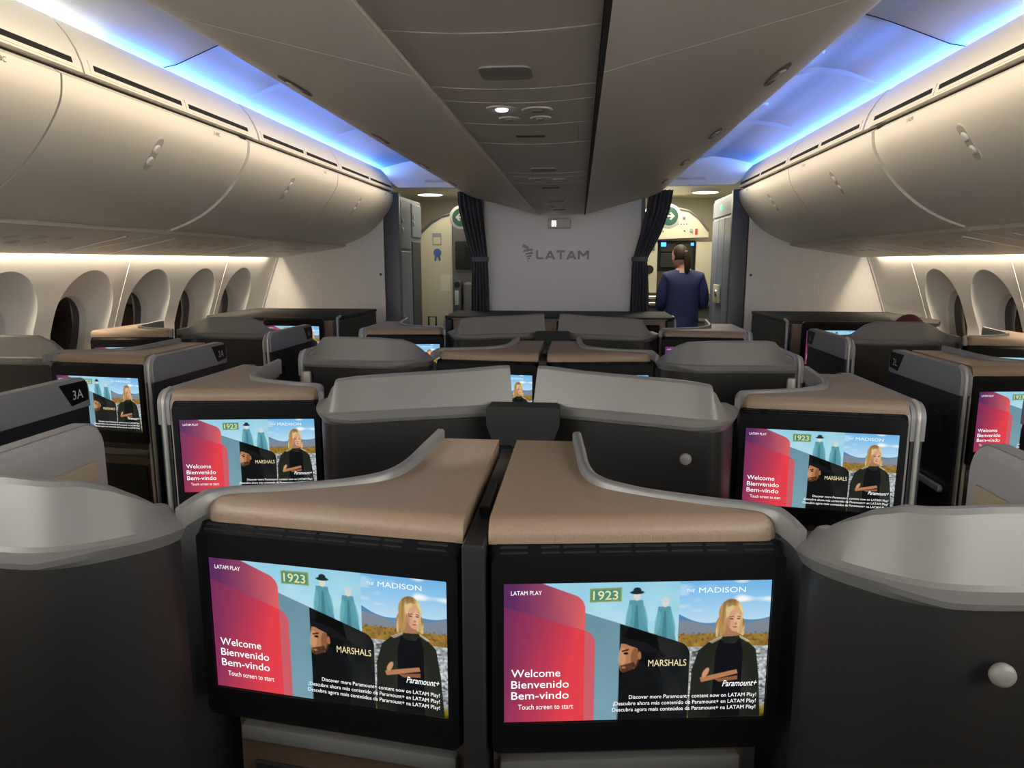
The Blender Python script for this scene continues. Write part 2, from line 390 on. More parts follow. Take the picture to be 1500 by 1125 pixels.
# vestibule beyond the aisles: ceiling, side walls and end wall
g = G(); g.box(-2.0, 2.0, 6.62, 9.5, H+0.74, H+0.78); o = struct('ceiling_entry', g, 'bin_cream')
for s in (-1, 1):
    g = G(); g.lathe([(0.0, 0), (.13, 0), (.12, .018), (.0, .02)], 24, Matrix.Translation((s*1.44, 7.7, H+0.705)) @ Matrix.Diagonal((1.0, 0.9, 1, 1))); part('ceiling_light', g, 'lamp_glow', o)
    g = G(); g.lathe([(0.0, .002), (.16, .002), (.16, .036), (.0, .036)], 24, Matrix.Translation((s*1.44, 7.7, H+0.705)) @ Matrix.Diagonal((1.0, 0.9, 1, 1))); part('light_rim', g, 'bin_cream', o)
g = G(); g.box(-2.0, 2.0, 8.75, 8.8, 0, H+0.78); struct('wall_end', g, 'galley_cream')
for s, nm in ((-1, 'wall_entry_left'), (1, 'wall_entry_right')):
    g = G(); g.box(s*1.98-0.02, s*1.98+0.02, 6.45, 8.8, 0, H+0.78); struct(nm, g, 'galley_cream')

# ------------------------------------------------------------------ outer overhead bins
BP = [(1.50, .594), (1.502, .562), (1.512, .515), (1.545, .455), (1.60, .382), (1.665, .315), (1.75, .25), (1.85, .197), (1.95, .160)]   # door face
def bin_pt(u):   # 0 top .. 1 bottom of the door, eye-relative
    i = u*(len(BP)-1); k = min(int(i), len(BP)-2); t = i-k
    return BP[k][0]*(1-t)+BP[k+1][0]*t, BP[k][1]*(1-t)+BP[k+1][1]*t
BINS = [(0.95, 2.255, '4', 1.55), (2.265, 3.50, '3', 2.84), (3.585, 4.905, '2', 4.19), (4.915, 6.38, '1', 5.50)]
ORD = {0: 'nearest', 1: 'second', 2: 'third', 3: 'fourth and farthest'}
SIDE = {-1: 'left', 1: 'right'}
for s in (-1, 1):
    for i, (y0, y1, row, yl) in enumerate(BINS):
        t = thing('overhead_bin', 'cream %s-hand overhead bin with curved door, %s from the camera' % (SIDE[s], ORD[i]), 'overhead bin', (s*1.9, (y0+y1)/2, H+0.2), 0, 'outer overhead bins')
        off = Vector((s*1.9, (y0+y1)/2, H+0.2))
        def P(g): g.v = [tuple(Vector(p)-off) for p in g.v]; return g
        fine = smooth_path([(x, 0, z) for x, z in BP], 3)
        prof = [(p.x, H+p.z) for p in fine]+[(p.x+0.022, H+p.z+0.016) for p in reversed(fine)]
        g = G(); g.extrude_xz(prof, y0, y1, 1, mir=s); door = part('door', P(g), 'bin_cream', t, auto=0.9)
        g = G(); g.extrude_xz([(1.56, H+.60), (1.575, H+.50), (1.70, H+.34), (1.98, H+.20), (2.45, H+.18), (2.45, H+.62)], y0+.005, y1-.005, 1, mir=s); part('housing', P(g), 'gap_black', t)
        # latch: long oval dish with two paddles
        a = bin_pt(0.30); b = bin_pt(0.52); mid = Vector((s*(a[0]+b[0])/2, yl, H+(a[1]+b[1])/2)); up = Vector((s*(a[0]-b[0]), 0, a[1]-b[1])).normalized(); yy = Vector((0, 1, 0)); nn = up.cross(yy).normalized()
        if nn.x*s > 0: nn = -nn
        T = Matrix(((yy.x, up.x, nn.x, mid.x), (yy.y, up.y, nn.y, mid.y), (yy.z, up.z, nn.z, mid.z), (0, 0, 0, 1)))
        def oval(hx, hy, n=28):
            o = []
            for k in range(n):
                an = 2*math.pi*k/n; o.append((hx*math.cos(an), (hy-hx)*(1 if math.sin(an) >= 0 else -1)+hx*math.sin(an)))
            return o
        g = G(); g.rings([[T @ Vector((px, py, h)) for px, py in oval(hx, hy)] for hx, hy, h in ((.030, .080, -.002), (.029, .079, .005), (.024, .074, .005), (.022, .071, -.004))], True, True)
        la = part('latch', P(g), 'bin_cream', t)
        g = G(); g.rings([[T @ Vector((px, py, h)) for px, py in oval(hx, hy)] for hx, hy, h in ((.0235, .0735, .0045), (.0225, .0725, .0052))], True, True); part('dish', P(g), 'latch_dish', la)  # flat disc, the recess shading is in its colour
        for dy in (0.026, -0.030):
            g = G(); g.lathe([(0.0, .013), (.014, .012), (.020, .007), (.021, .004)], 16, T @ Matrix.Translation((0, dy, 0))); part('paddle', P(g), 'sidewall', la)
        g = G(); q = bin_pt(0.05)
        vs_, fs_ = text_mesh(row+(' KLM' if s > 0 else ' ABC')[:4], 0.022); g.add([Vector((s*(q[0]-.003), (y1-0.28)+(v.x if s < 0 else -v.x), H+q[1]+v.z-.012)) for v in vs_], fs_); part('row_print', P(g), 'print_grey', t)
    # filler column between the second and third bins
    g = G(); prof = [(p.x+0.012, H+p.z+0.006) for p in smooth_path([(x, 0, z) for x, z in BP], 3)]
    g.extrude_xz(prof+[(2.0, H+.5), (1.6, H+.6)], 3.502, 3.583, 1, mir=s); tn += 1; struct('trim_%d' % tn, g, 'bin_cream', auto=0.9)
    # lower fairing with service panels, and the dark gap above it
    for k, (y0, y1) in enumerate(((0.4, 2.255), (2.265, 3.53), (3.54, 4.905), (4.915, 6.39))):
        t = thing('bin_fairing', 'cream service fairing under the %s-hand bins, %s from the camera' % (SIDE[s], ORD[k]), 'fairing', (s*2.2, (y0+y1)/2, H+.1), 0, 'fairings under the outer bins'); off = Vector((s*2.2, (y0+y1)/2, H+.1))
        g = G(); g.extrude_xz([(x, H+z) for x, z in ((1.945, .143), (1.99, .130), (2.10, .112), (2.30, .082), (2.50, .050), (2.555, .042), (2.557, .056), (2.45, .10), (2.3, .16), (1.96, .165))], y0, y1, 1, mir=s); part('panel', P(g), 'center_bin', t, auto=0.4)
        n = 3
        for j in range(n):      # recessed reading light / gasper dishes and shallow ribs
            yc = y0+(y1-y0)*(0.38+0.12*j)
            for (xc, zc, r) in ((2.15, .104, .038), (2.27, .086, .030)):
                g = G(); tl = Matrix.Translation((s*xc, yc, H+zc)) @ Matrix.Rotation(s*0.15, 4, 'Y')
                g.lathe([(0, -.001), (r*.6, -.004), (r, -.001), (r*1.08, .004)], 18, tl); part('reading_light', P(g), 'latch_dish', t)
        for yc in (y0+.18, y1-.22):
            g = G(); g.add([(s*2.02, yc, H+.121), (s*2.02, yc+.02, H+.121), (s*2.48, yc+.17, H+.050), (s*2.48, yc+.15, H+.050), (s*2.02, yc, H+.131), (s*2.02, yc+.02, H+.131), (s*2.48, yc+.17, H+.062), (s*2.48, yc+.15, H+.062)], [(0, 1, 2, 3), (4, 5, 6, 7), (0, 1, 5, 4), (1, 2, 6, 5), (2, 3, 7, 6), (3, 0, 4, 7)]); part('rib', P(g), 'center_bin', t)
    # dark joint above the doors
    g = G(); g.extrude_xz([(1.535, H+.585), (1.535, H+.630), (1.60, H+.630), (1.60, H+.585)], 0.5, 6.38, 1, mir=s); tn += 1; struct('trim_%d' % tn, g, 'gap_black')
    # air grille panels between bins and cove
    VP_ = [(1.498, .622), (1.505, .655), (1.522, .70), (1.548, .745), (1.585, .790), (1.602, .806), (1.625, .806), (1.63, .78), (1.60, .74), (1.55, .62)]
    for k, (y0, y1) in enumerate(((1.08, 2.365), (2.375, 3.615), (3.70, 4.945), (4.955, 6.38))):
        t = thing('air_grille_panel', 'cream air grille panel above the %s-hand bins, %s from the camera' % (SIDE[s], ORD[k]), 'grille panel', (s*1.55, (y0+y1)/2, H+.7), 0, 'air grille panels above the outer bins'); off = Vector((s*1.55, (y0+y1)/2, H+.7))
        g = G(); g.extrude_xz([(x, H+z) for x, z in VP_], y0, y1, 1, mir=s); part('panel', P(g), 'bin_cream', t, auto=0.7)
        ym = (y0+y1)/2
        for a, b in ((y0+.05, ym-.03), (ym+.03, y1-.05)):
            g = G(); g.extrude_xz([(x, H+z) for x, z in ((1.4968, .630), (1.502, .628), (1.512, .673), (1.5065, .674))], a-.02, b+.02, 1, mir=s); fr = part('grille_frame', P(g), 'bin_cream', t)
            g = G(); g.extrude_xz([(x, H+z) for x, z in ((1.4958, .642), (1.4995, .642), (1.5035, .660), (1.4998, .660))], a, b, 1, mir=s); part('slot', P(g), 'gap_black', fr)
    g = G(); g.extrude_xz([(x+.006, H+z) for x, z in VP_], 3.62, 3.695, 1, mir=s); tn += 1; struct('trim_%d' % tn, g, 'bin_cream', auto=0.7)
    # cove shelf carrying the strip lamps
    g = G(); g.extrude_xz([(1.60, H+.775), (1.74, H+.765), (1.74, H+.775), (1.62, H+.785)], -9.0, 6.6, 1, mir=s); tn += 1; struct('trim_%d' % tn, g, 'ceiling')

# ------------------------------------------------------------------ centre bins and service strip
CP = [(0.20, .402), (0.30, .428), (0.42, .458), (0.55, .492), (0.68, .525), (0.77, .553), (0.83, .583), (0.862, .618), (0.872, .645)]
CB = [(-0.55, 0.611), (0.615, 1.631), (1.635, 2.756), (2.76, 3.581), (3.585, 4.511), (4.515, 5.431), (5.435, 6.20)]
ORD7 = ['above the camera', 'cut by the top edge', 'second in view', 'third in view', 'fourth in view', 'fifth in view', 'nearest the logo']
for s in (-1, 1):
    for i, (y0, y1) in enumerate(CB):
        t = thing('centre_bin', 'taupe centre overhead bin %s of the service strip, %s' % (SIDE[s], ORD7[i]), 'overhead bin', (s*.5, (y0+y1)/2, H+.5), 0, 'centre overhead bins'); off = Vector((s*.5, (y0+y1)/2, H+.5))
        fine = smooth_path([(x, 0, z) for x, z in CP], 3)
        prof = [(p.x, H+p.z) for p in fine]+[(.862, H+.650), (.82, H+.615), (0.60, H+.55), (.21, H+.44)]
        g = G(); g.extrude_xz(prof, y0, y1, 1, mir=s); part('door', P(g), 'center_bin', t, auto=0.7)
        g = G(); g.extrude_xz([(.215, H+.475), (.60, H+.585), (.74, H+.625), (.70, H+.645), (.2, H+.645)], y0+.01, y1-.01, 1, mir=s); part('housing', P(g), 'gap_black', t)
        if 0 < i < 6:
            yc = y0+(y1-y0)*0.55; a = Vector((s*.725, 0, H+.5385)); d = Vector((s*.8, 0, .29)).normalized(); nn = Vector((s*.29, 0, -.8)).normalized()
            T = Matrix(((0, d.x, nn.x, a.x), (1, d.y, nn.y, yc), (0, d.z, nn.z, a.z), (0, 0, 0, 1)))
            g = G(); g.rings([[T @ Vector((hx*math.cos(an), hy*math.sin(an), h)) for an in np.linspace(0, 2*math.pi, 24, endpoint=False)] for hx, hy, h in ((.135, .022, -.004), (.132, .020, .003), (.125, .016, .004), (.12, .013, .001))], True, True)
            la = part('latch', P(g), 'psu_dark', t)
            g = G(); g.box(-.05, .05, -.012, .012, 0, .006, .003, 1, T); part('paddle', P(g), 'center_bin', la)
    g = G(); g.extrude_xz([(x, H+z) for x, z in ((.1935, .394), (.2045, .396), (.2045, .425), (.1935, .425))], -0.5, 6.2, 1, mir=s); tn += 1; struct('trim_%d' % tn, g, 'bin_cream' if s < 0 else 'gap_black')
    g = G(); g.extrude_xz([(0, H+.423), (.204, H+.447), (.60, H+.557), (.815, H+.622), (.80, H+.632), (.60, H+.572), (.2, H+.46), (0, H+.433)], -0.55, 6.19, 1, mir=s); tn += 1; struct('trim_%d' % tn, g, 'gap_black')  # hidden black liner added to stop light leaking through the bin gaps
    # closing panel over the centre bins: carries the wash lamps
    g = G(); g.extrude_xz([(0.0, H+.655), (.70, H+.655), (.70, H+.66), (0, H+.66)], -3.0, 6.5, 1, mir=s); tn += 1; struct('trim_%d' % tn, g, 'ceiling')
def psu_z(x): return H+.392+.010*(x/.19)**2
def psu_grid(g, x0, x1, y0, y1, dz=0.0, n=8):
    xs_ = np.linspace(x0, x1, n+1)
    lo = [[(x, y, psu_z(x)+dz) for x in xs_] for y in (y0, y1)]
    g.rings([lo[0]+[(x, y0, psu_z(x)+dz+.02) for x in reversed(xs_)], lo[1]+[(x, y1, psu_z(x)+dz+.02) for x in reversed(xs_)]], True, True)
YP = [(0.33, 'nearest, half out of the frame'), (1.93, 'with one lit reading lamp'), (3.52, 'third'), (5.12, 'fourth, nearest the logo wall')]
for k, (yc, lab) in enumerate(YP):
    t = thing('service_panel', 'taupe ceiling service panel between the centre bins, %s' % lab, 'service panel', (0, yc, H+.40), 0, 'ceiling service panels'); off = Vector((0, yc, H+.40))
    segs = [(-.62, -.22), (-.212, -.075), (-.067, .215), (.223, .56), (.568, .97)]
    for j, (a, b) in enumerate(segs):
        if yc+b > 6.2: b = 6.2-yc
        g = G(); psu_grid(g, -.192, .192, yc+a, yc+b, 0.0); part('cover', P(g), 'psu', t, auto=0.5)
    g = G(); g.prism([(.0+.055*math.copysign(abs(math.cos(a))**.4, math.cos(a)), yc-.36+.052*math.copysign(abs(math.sin(a))**.4, math.sin(a))) for a in np.linspace(0, 2*math.pi, 28, endpoint=False)], psu_z(0)-.003, psu_z(0)+.01); part('speaker_plate', P(g), 'psu_dark', t)
    for (x, dy, r, lit) in ((-.048, 0.0, .037, k == 1), (.043, .02, .037, False), (-.040, .125, .026, False), (.046, .125, .026, False)):
        g = G(); T = Matrix.Translation((x, yc+dy, psu_z(x)))
        g.lathe([(0, .0), (r*.55, -.0005), (r*.8, -.0015), (r, -.0028), (r*1.12, -.0008), (r*1.12, .006)], 22, T); rl = part('reading_lamp', P(g), 'psu', t)
        g = G(); g.lathe([(0, -.005), (r*.40, -.0045), (r*.46, -.002), (r*.46, 0)], 16, T @ Matrix.Translation((0, .004, 0))); part('lens', P(g), 'reading_glow' if lit else 'psu_dark', rl)
        if lit:      # the reading lamp's own beam, turned to the tan console below
            ld = bpy.data.lights.new('reading_beam', 'SPOT'); ld.energy = 4.0; ld.spot_size = math.radians(16); ld.spot_blend = 0.9; ld.color = (1.0, 0.88, 0.68); ld.shadow_soft_size = 0.012
            lo_ = bpy.data.objects.new('reading_beam', ld); scene.collection.objects.link(lo_); lo_.location = (x, yc+dy, psu_z(x)-.02)
            lo_.rotation_euler = (Vector((-.085, 1.40, 1.126))-lo_.location).to_track_quat('-Z', 'Y').to_euler()
    g = G(); g.box(-.045, .045, yc+.395, yc+.405, psu_z(0)-.004, psu_z(0)+.004, .001, 1); part('latch_slot', P(g), 'gap_black', t)
    g = G(); g.box(.148, .150, yc+.25, yc+.5, psu_z(.15)-.003, psu_z(.15)+.003); part('seam', P(g), 'psu_dark', t)
# small lavatory sign at the end of the strip
t = thing('lavatory_sign', 'small translucent lavatory sign box hanging above the wall logo', 'sign', (-.015, 6.34, H+.29), 0)
g = G(); g.box(-.105, .09, -.04, .04, 0, .085, .012, 3); part('housing', g, 'sign_white', t)
g = G()
for x in (-.062, -.040):
    g.box(x-.007, x+.007, -.0415, -.0405, .018, .048); g.lathe([(0, 0), (.007, 0), (.007, .001), (0, .001)], 10, Matrix.Translation((x, -.0405, .058)) @ Matrix.Rotation(math.pi/2, 4, 'X'))
part('pictogram', g, 'lamp_glow', t)

# ------------------------------------------------------------------ seat-back screen picture
SW, SH = 0.40, 0.225
NX, NY = 448, 252
def make_art():
    U, V = np.meshgrid(np.linspace(0, 1, NX+1), np.linspace(0, 1, NY+1)); X = U*16/9   # V: 0 top .. 1 bottom
    img = np.zeros((NY+1, NX+1, 3)); rng = np.random.default_rng(3)
    def c(h): return np.array([int(h[i:i+2], 16)/255 for i in (0, 2, 4)])
    def mix(a, b, t): t = np.clip(t, 0, 1)[..., None]; return a*(1-t)+b*t
    def noise(sx, sy):
        gx = rng.random((sy+2, sx+2)); fx = U*sx; fy = V*sy; ix = fx.astype(int); iy = fy.astype(int); tx = fx-ix; ty = fy-iy
        tx = tx*tx*(3-2*tx); ty = ty*ty*(3-2*ty)
        return (gx[iy, ix]*(1-tx)+gx[iy, ix+1]*tx)*(1-ty)+(gx[iy+1, ix]*(1-tx)+gx[iy+1, ix+1]*tx)*ty
    def put(col, a):
        nonlocal img
        a = np.clip(a, 0, 1)[..., None]; img = img*(1-a)+col*a
    px = 1.0/NY
    def below(p, q):  # soft mask: under the line p->q (u, v)
        vl = p[1]+(U-p[0])*(q[1]-p[1])/(q[0]-p[0]); return np.clip((V-vl)/px/1.0+.5, 0, 1)
    def ell(u, v, ru, rv, rot=0.0):
        dx = (U-u)*16/9; dy = V-v; cs, sn = math.cos(rot), math.sin(rot); a = (dx*cs+dy*sn)/(ru*16/9); b = (-dx*sn+dy*cs)/rv
        d = np.sqrt(a*a+b*b); return np.clip((1-d)*min(ru*16/9, rv)/px+.5, 0, 1)
    def poly(pts):
        a = np.zeros_like(U)
        for du, dv in ((-.25, -.25), (.25, -.25), (-.25, .25), (.25, .25)):
            uu = U+du/NX; vv = V+dv/NY; ins = np.zeros(U.shape, bool); n = len(pts)
            for i in range(n):
                (x1, y1), (x2, y2) = pts[i], pts[(i+1) % n]
                if y1 == y2: continue
                cond = ((y1 > vv) != (y2 > vv)) & (uu < (x2-x1)*(vv-y1)/(y2-y1)+x1); ins ^= cond
            a += ins*.25
        return a
    def rtab(p0, p1, p2, r, right):   # tab with a slanted top and a rounded shoulder
        pts = [(-.1, p0[1]-(p0[0]+.1)*(p1[1]-p0[1])/(p1[0]-p0[0])), p0, p1]
        for k in range(7):
            a = k/6; b = (1-a)**2; cc = 2*a*(1-a); d = a*a
            pts.append((b*p1[0]+cc*right+d*right, b*p1[1]+cc*(p1[1]+.035)+d*(p1[1]+r)))
        pts += [(right, 1.1), (-.1, 1.1)]; return poly(pts)
    n1 = noise(14, 8); n2 = noise(40, 24); n3 = noise(120, 70)
    # pale teal snow-country panel
    put(mix(c('8fc9e0'), c('c4e6ee'), V*1.6+.25*n1), np.ones_like(U))
    put(c('7fbfcf'), (noise(10, 20)-.55)*2*.5*(V > .1)); put(c('a9d8dd'), .5*below((.13, .2), (.66, .52)))
    # two plain walking figures in teal
    for (u, v, k) in ((.495, .085, 1.0), (.602, .135, .92)):
        put(c('4f8f9c'), poly([(u-.028*k, v+.045), (u+.022*k, v+.045), (u+.052*k, v+.33), (u-.046*k, v+.30)])*.9)
        put(c('3a7482'), poly([(u-.004, v+.08), (u+.004, v+.08), (u+.012, v+.32), (u-.012, v+.32)])*.7)
        put(c('6fb0b8'), ell(u-.03*k, v+.16, .010, .085, .12)*.7); put(c('5fa3b0'), ell(u+.03*k, v+.16, .010, .085, -.2)*.7)
        put(c('d8d6cc'), ell(u, v+.018, .013, .032))
    put(c('1d2b33'), ell(.495, .077, .026, .013)+ell(.495, .062, .015, .02)); put(c('c8d4d4'), ell(.602, .135, .016, .020))
    # title plate
    put(c('7e9a5e'), poly([(.318, .045), (.437, .040), (.437, .138), (.318, .143)])); put(c('4d8a78'), poly([(.324, .056), (.431, .051), (.431, .127), (.324, .132)]))
    # dark drama panel with a plain hatted figure
    dk = rtab((.30, .215), (.675, .445), None, .09, .703)*(U > .30)
    put(mix(c('14171a'), c('2c2d28'), n1*.9*(U > .55)), dk*(U < .71))
    def inpanel(m): return m*dk
    put(c('0c0d0f'), inpanel(ell(.50, .80, .105, .30))); put(c('191c1f'), inpanel(ell(.56, .74, .05, .18, -.5)*.6))
    put(c('b07a52'), inpanel(poly([(.440, .44), (.500, .44), (.508, .54), (.492, .63), (.462, .665), (.440, .64), (.428, .56), (.434, .50)])))
    put(c('d09a70'), inpanel(ell(.446, .535, .014, .065)*.7)); put(c('6e432c'), inpanel(ell(.494, .545, .016, .07)*.6)); put(c('3b2418'), inpanel(poly([(.438, .60), (.462, .59), (.490, .575), (.497, .60), (.486, .64), (.462, .668), (.442, .648)])*.8)); put(c('a86f4c'), inpanel(ell(.452, .615, .008, .008)))
    put(c('a06c4a'), inpanel(ell(.511, .53, .008, .03))); put(c('1d130e'), inpanel(poly([(.442, .492), (.468, .480), (.470, .490), (.444, .502)]))); put(c('20150f'), inpanel(ell(.459, .512, .009, .009)))
    put(c('0b0c0d'), inpanel(poly([(.446, .435), (.462, .34), (.50, .30), (.55, .315), (.575, .39), (.588, .50)]))); put(c('15171a'), inpanel(poly([(.395, .375), (.45, .395), (.53, .435), (.60, .515), (.615, .545), (.57, .555), (.52, .490), (.45, .440), (.40, .405)])))
    put(c('0e0f11'), inpanel(poly([(.515, .50), (.575, .52), (.57, .60), (.525, .62)])))
    put(c('101214'), inpanel(poly([(.44, .66), (.53, .60), (.585, .72), (.60, 1.0), (.42, 1.0)])))
    # grey-blue translucent band left of the panel
    bd = below((.30, .215), (.66, .43))*(U > .30)*np.clip((.434-U)*NX+.5, 0, 1)
    put(mix(c('6f97a8'), c('86b3c2'), V+.2*n1), bd*.86)
    # landscape panel
    R_ = np.clip((U-.655)*NX+.5, 0, 1)
    rg = R_*np.clip(1-rtab((.30, .215), (.675, .445), None, .09, .703), 0, 1)
    put(mix(c('6fb2e2'), c('cfe6f2'), V*2.6), rg); put(c('f2f5f6'), rg*np.clip((noise(18, 22)-.5)*2.6, 0, 1)*(V < .22)*(.4+.6*(U > .86)))
    ridge = .215+.05*np.sin((U-.655)*9)+.05*np.abs(np.sin((U-.62)*13))
    put(mix(c('3f74a6'), c('6e94b4'), (V-.15)*4), rg*np.clip((V-ridge)/px+.5, 0, 1)); put(c('7d8794'), rg*np.clip((V-.31-.03*np.sin(U*17))/px+.5, 0, 1))
    put(mix(c('8a6a32'), c('b08a38'), n2*1.3-.2), rg*np.clip((V-.37-.02*n1)/px+.5, 0, 1)); put(c('5d4b26'), rg*(V > .37)*np.clip((n3-.6)*3, 0, 1)*.8)
    put(mix(c('8b8f90'), c('d4d9dc'), n3*1.4-.2), rg*np.clip((V-.475)/px+.5, 0, 1)); put(c('33373a'), rg*(V > .5)*np.clip((noise(60, 90)-.6)*4, 0, 1)*.7)
    put(mix(c('3a3312'), c('c8a818'), n2*1.6-.3), rg*np.clip((V-.90)*16, 0, 1))
    # plain fair-haired figure in a dark open coat
    hair = np.clip(ell(.852, .235, .046, .100)+ell(.822, .315, .026, .080, .25)+ell(.884, .315, .022, .070, -.2)+ell(.812, .375, .012, .035, .6)+ell(.893, .365, .010, .035, -.5), 0, 1)
    put(c('b08a52'), rg*hair); hs = noise(110, 9); put(c('e8d2a0'), rg*hair*np.clip((hs-.42)*2.2, 0, 1)); put(c('7d5c34'), rg*hair*np.clip((noise(90, 7)-.62)*3, 0, 1))
    put(c('a8755a'), rg*poly([(.838, .33), (.872, .33), (.882, .45), (.826, .45)])); put(c('d2a080'), rg*poly([(.836, .235), (.852, .205), (.876, .205), (.891, .24), (.893, .30), (.884, .35), (.872, .372), (.858, .362), (.842, .325), (.834, .28)]))
    put(c('e6bd9c'), rg*ell(.877, .29, .012, .055)*.6); put(c('a87458'), rg*ell(.843, .30, .008, .05)*.6)
    put(c('6b4632'), rg*(poly([(.845, .262), (.864, .256), (.864, .262), (.846, .268)])+poly([(.876, .257), (.890, .262), (.889, .267), (.876, .263)]))); put(c('4a2c22'), rg*(ell(.855, .277, .0065, .0045)+ell(.882, .277, .006, .0045))); put(c('b07c60'), rg*ell(.872, .312, .005, .010)); put(c('a8504a'), rg*ell(.870, .336, .0085, .0055))
    put(c('d8bd85'), rg*poly([(.834, .25), (.838, .195), (.858, .18), (.866, .20), (.850, .225), (.842, .27)])); put(c('c9a66c'), rg*poly([(.866, .20), (.858, .18), (.880, .19), (.894, .235), (.893, .26), (.883, .222)]))
    coat = poly([(.825, .405), (.775, .44), (.735, .50), (.712, .64), (.706, 1.0), (.985, 1.0), (.972, .70), (.955, .50), (.92, .44), (.885, .40)])
    put(c('23261f'), rg*coat); put(c('383b31'), rg*coat*np.clip((noise(30, 6)-.55)*2, 0, 1)*.7); put(c('e8e2cc'), rg*np.clip(poly([(.772, .438), (.825, .398), (.82, .42), (.785, .452)])+poly([(.888, .395), (.93, .437), (.92, .448), (.89, .415)]), 0, 1)*.55)
    put(c('101215'), rg*poly([(.815, .42), (.835, .455), (.872, .455), (.892, .42), (.905, .52), (.905, 1.0), (.79, 1.0), (.80, .52)]))
    put(c('b07a55'), rg*poly([(.745, .70), (.885, .645), (.89, .675), (.80, .715), (.75, .735)])); put(c('8c5a3c'), rg*poly([(.80, .715), (.89, .69), (.89, .72), (.82, .735)])); put(c('c79270'), rg*ell(.766, .665, .010, .04, .5))
    put(c('0e0f10'), np.clip((V-.80)*4, 0, 1)*.55*(U > .43))
    # red tabs
    t1 = rtab((.13, -.005), (.272, .095), None, .10, .303); t2 = rtab((.07, .205), (.31, .345), None, .10, .342)
    st = np.clip(noise(46, 3)-.3, 0, 1)
    put(mix(c('5b2a5e'), c('d86062'), (U/.30)*1.05-.12*(1-V)+.10*st), t1); put(mix(c('6f2d5c'), c('e0404a'), (U/.25)*.85+.35*V-.12+.12*st), np.minimum(t2, 1)*np.clip((.303-U)*NX+.5, 0, 1))
    put(c('d8525c'), t2*np.clip((U-.303)*NX+.5, 0, 1)*.86)
    return np.clip(img, 0, 1)
art = make_art(); art = np.where(art <= .04045, art/12.92, ((art+.055)/1.055)**2.4)
me = bpy.data.meshes.new('screen')
vx, vz = np.meshgrid(np.linspace(-SW/2, SW/2, NX+1), np.linspace(SH/2, -SH/2, NY+1))
co = np.stack([vx.ravel(), np.zeros(vx.size), vz.ravel()], 1)
ii = np.arange((NX+1)*(NY+1)).reshape(NY+1, NX+1); fc = np.stack([ii[:-1, :-1], ii[1:, :-1], ii[1:, 1:], ii[:-1, 1:]], -1).reshape(-1, 4)
me.vertices.add(len(co)); me.vertices.foreach_set('co', co.ravel().astype(np.float32)); me.loops.add(fc.size); me.loops.foreach_set('vertex_index', fc.ravel().astype(np.int32))
me.polygons.add(len(fc)); me.polygons.foreach_set('loop_start', np.arange(0, fc.size, 4, dtype=np.int32)); me.update(calc_edges=True)
ca = me.color_attributes.new('art', 'FLOAT_COLOR', 'POINT'); ca.data.foreach_set('color', np.concatenate([art.reshape(-1, 3), np.ones((art.shape[0]*art.shape[1], 1))], 1).ravel().astype(np.float32))
me.materials.append(M['screen_art']); SCREEN = me
def uvx(u): return (u-.5)*SW
def uvz(v): return (.5-v)*SH
def lettering(items, mt):
    g = G()
    for (s_, u, v, capv, u2, right, kw) in items:
        size = capv*SH/0.70; wd = (u2-u)*SW
        if 'M' in s_: kw = {k: v_ for k, v_ in kw.items() if k != 'bold'}     # the offset closes up a capital M
        add_text(g, s_, size, uvx(u), uvz(v)-capv*SH/2, -.0006, width=wd, **kw)
    return g.mesh('lettering', mt, smooth=False)
LINES = [('text_white', q) for q in [('LATAM PLAY', .026, .067, .030, .140, 0, {'bold': .004}), ('Welcome', .027, .640, .056, .212, 0, {'bold': .004}), ('Bienvenido', .027, .722, .056, .245, 0, {'bold': .004}), ('Bem-vindo', .027, .803, .056, .245, 0, {'bold': .004}),
    ('Touch screen to start', .053, .888, .038, .262, 0, {}), ('Paramount+', .832, .745, .045, .966, 0, {'shear': .35, 'bold': .005}),
    ('Discover more Paramount+ content now on LATAM Play!', .475, .832, .028, .966, 0, {'bold': .003}), ('¡Descubre ahora más contenido de Paramount+ en LATAM Play!', .415, .878, .028, .966, 0, {'bold': .003}), ('Descubra agora mais conteúdos da Paramount+ na LATAM Play!', .412, .924, .028, .966, 0, {'bold': .003})]]
LINES += [('text_pale', q) for q in [('THE', .680, .070, .022, .712, 0, {'shear': .25}), ('MADISON', .726, .068, .038, .902, 0, {})]]
LINES += [('text_cream', q) for q in [('MARSHALS', .545, .585, .048, .690, 0, {'bold': .007})]]
LINES += [('text_gold', q) for q in [('1923', .330, .092, .062, .424, 0, {'bold': .01})]]

LETS = [lettering([q], m_) for m_, q in LINES]

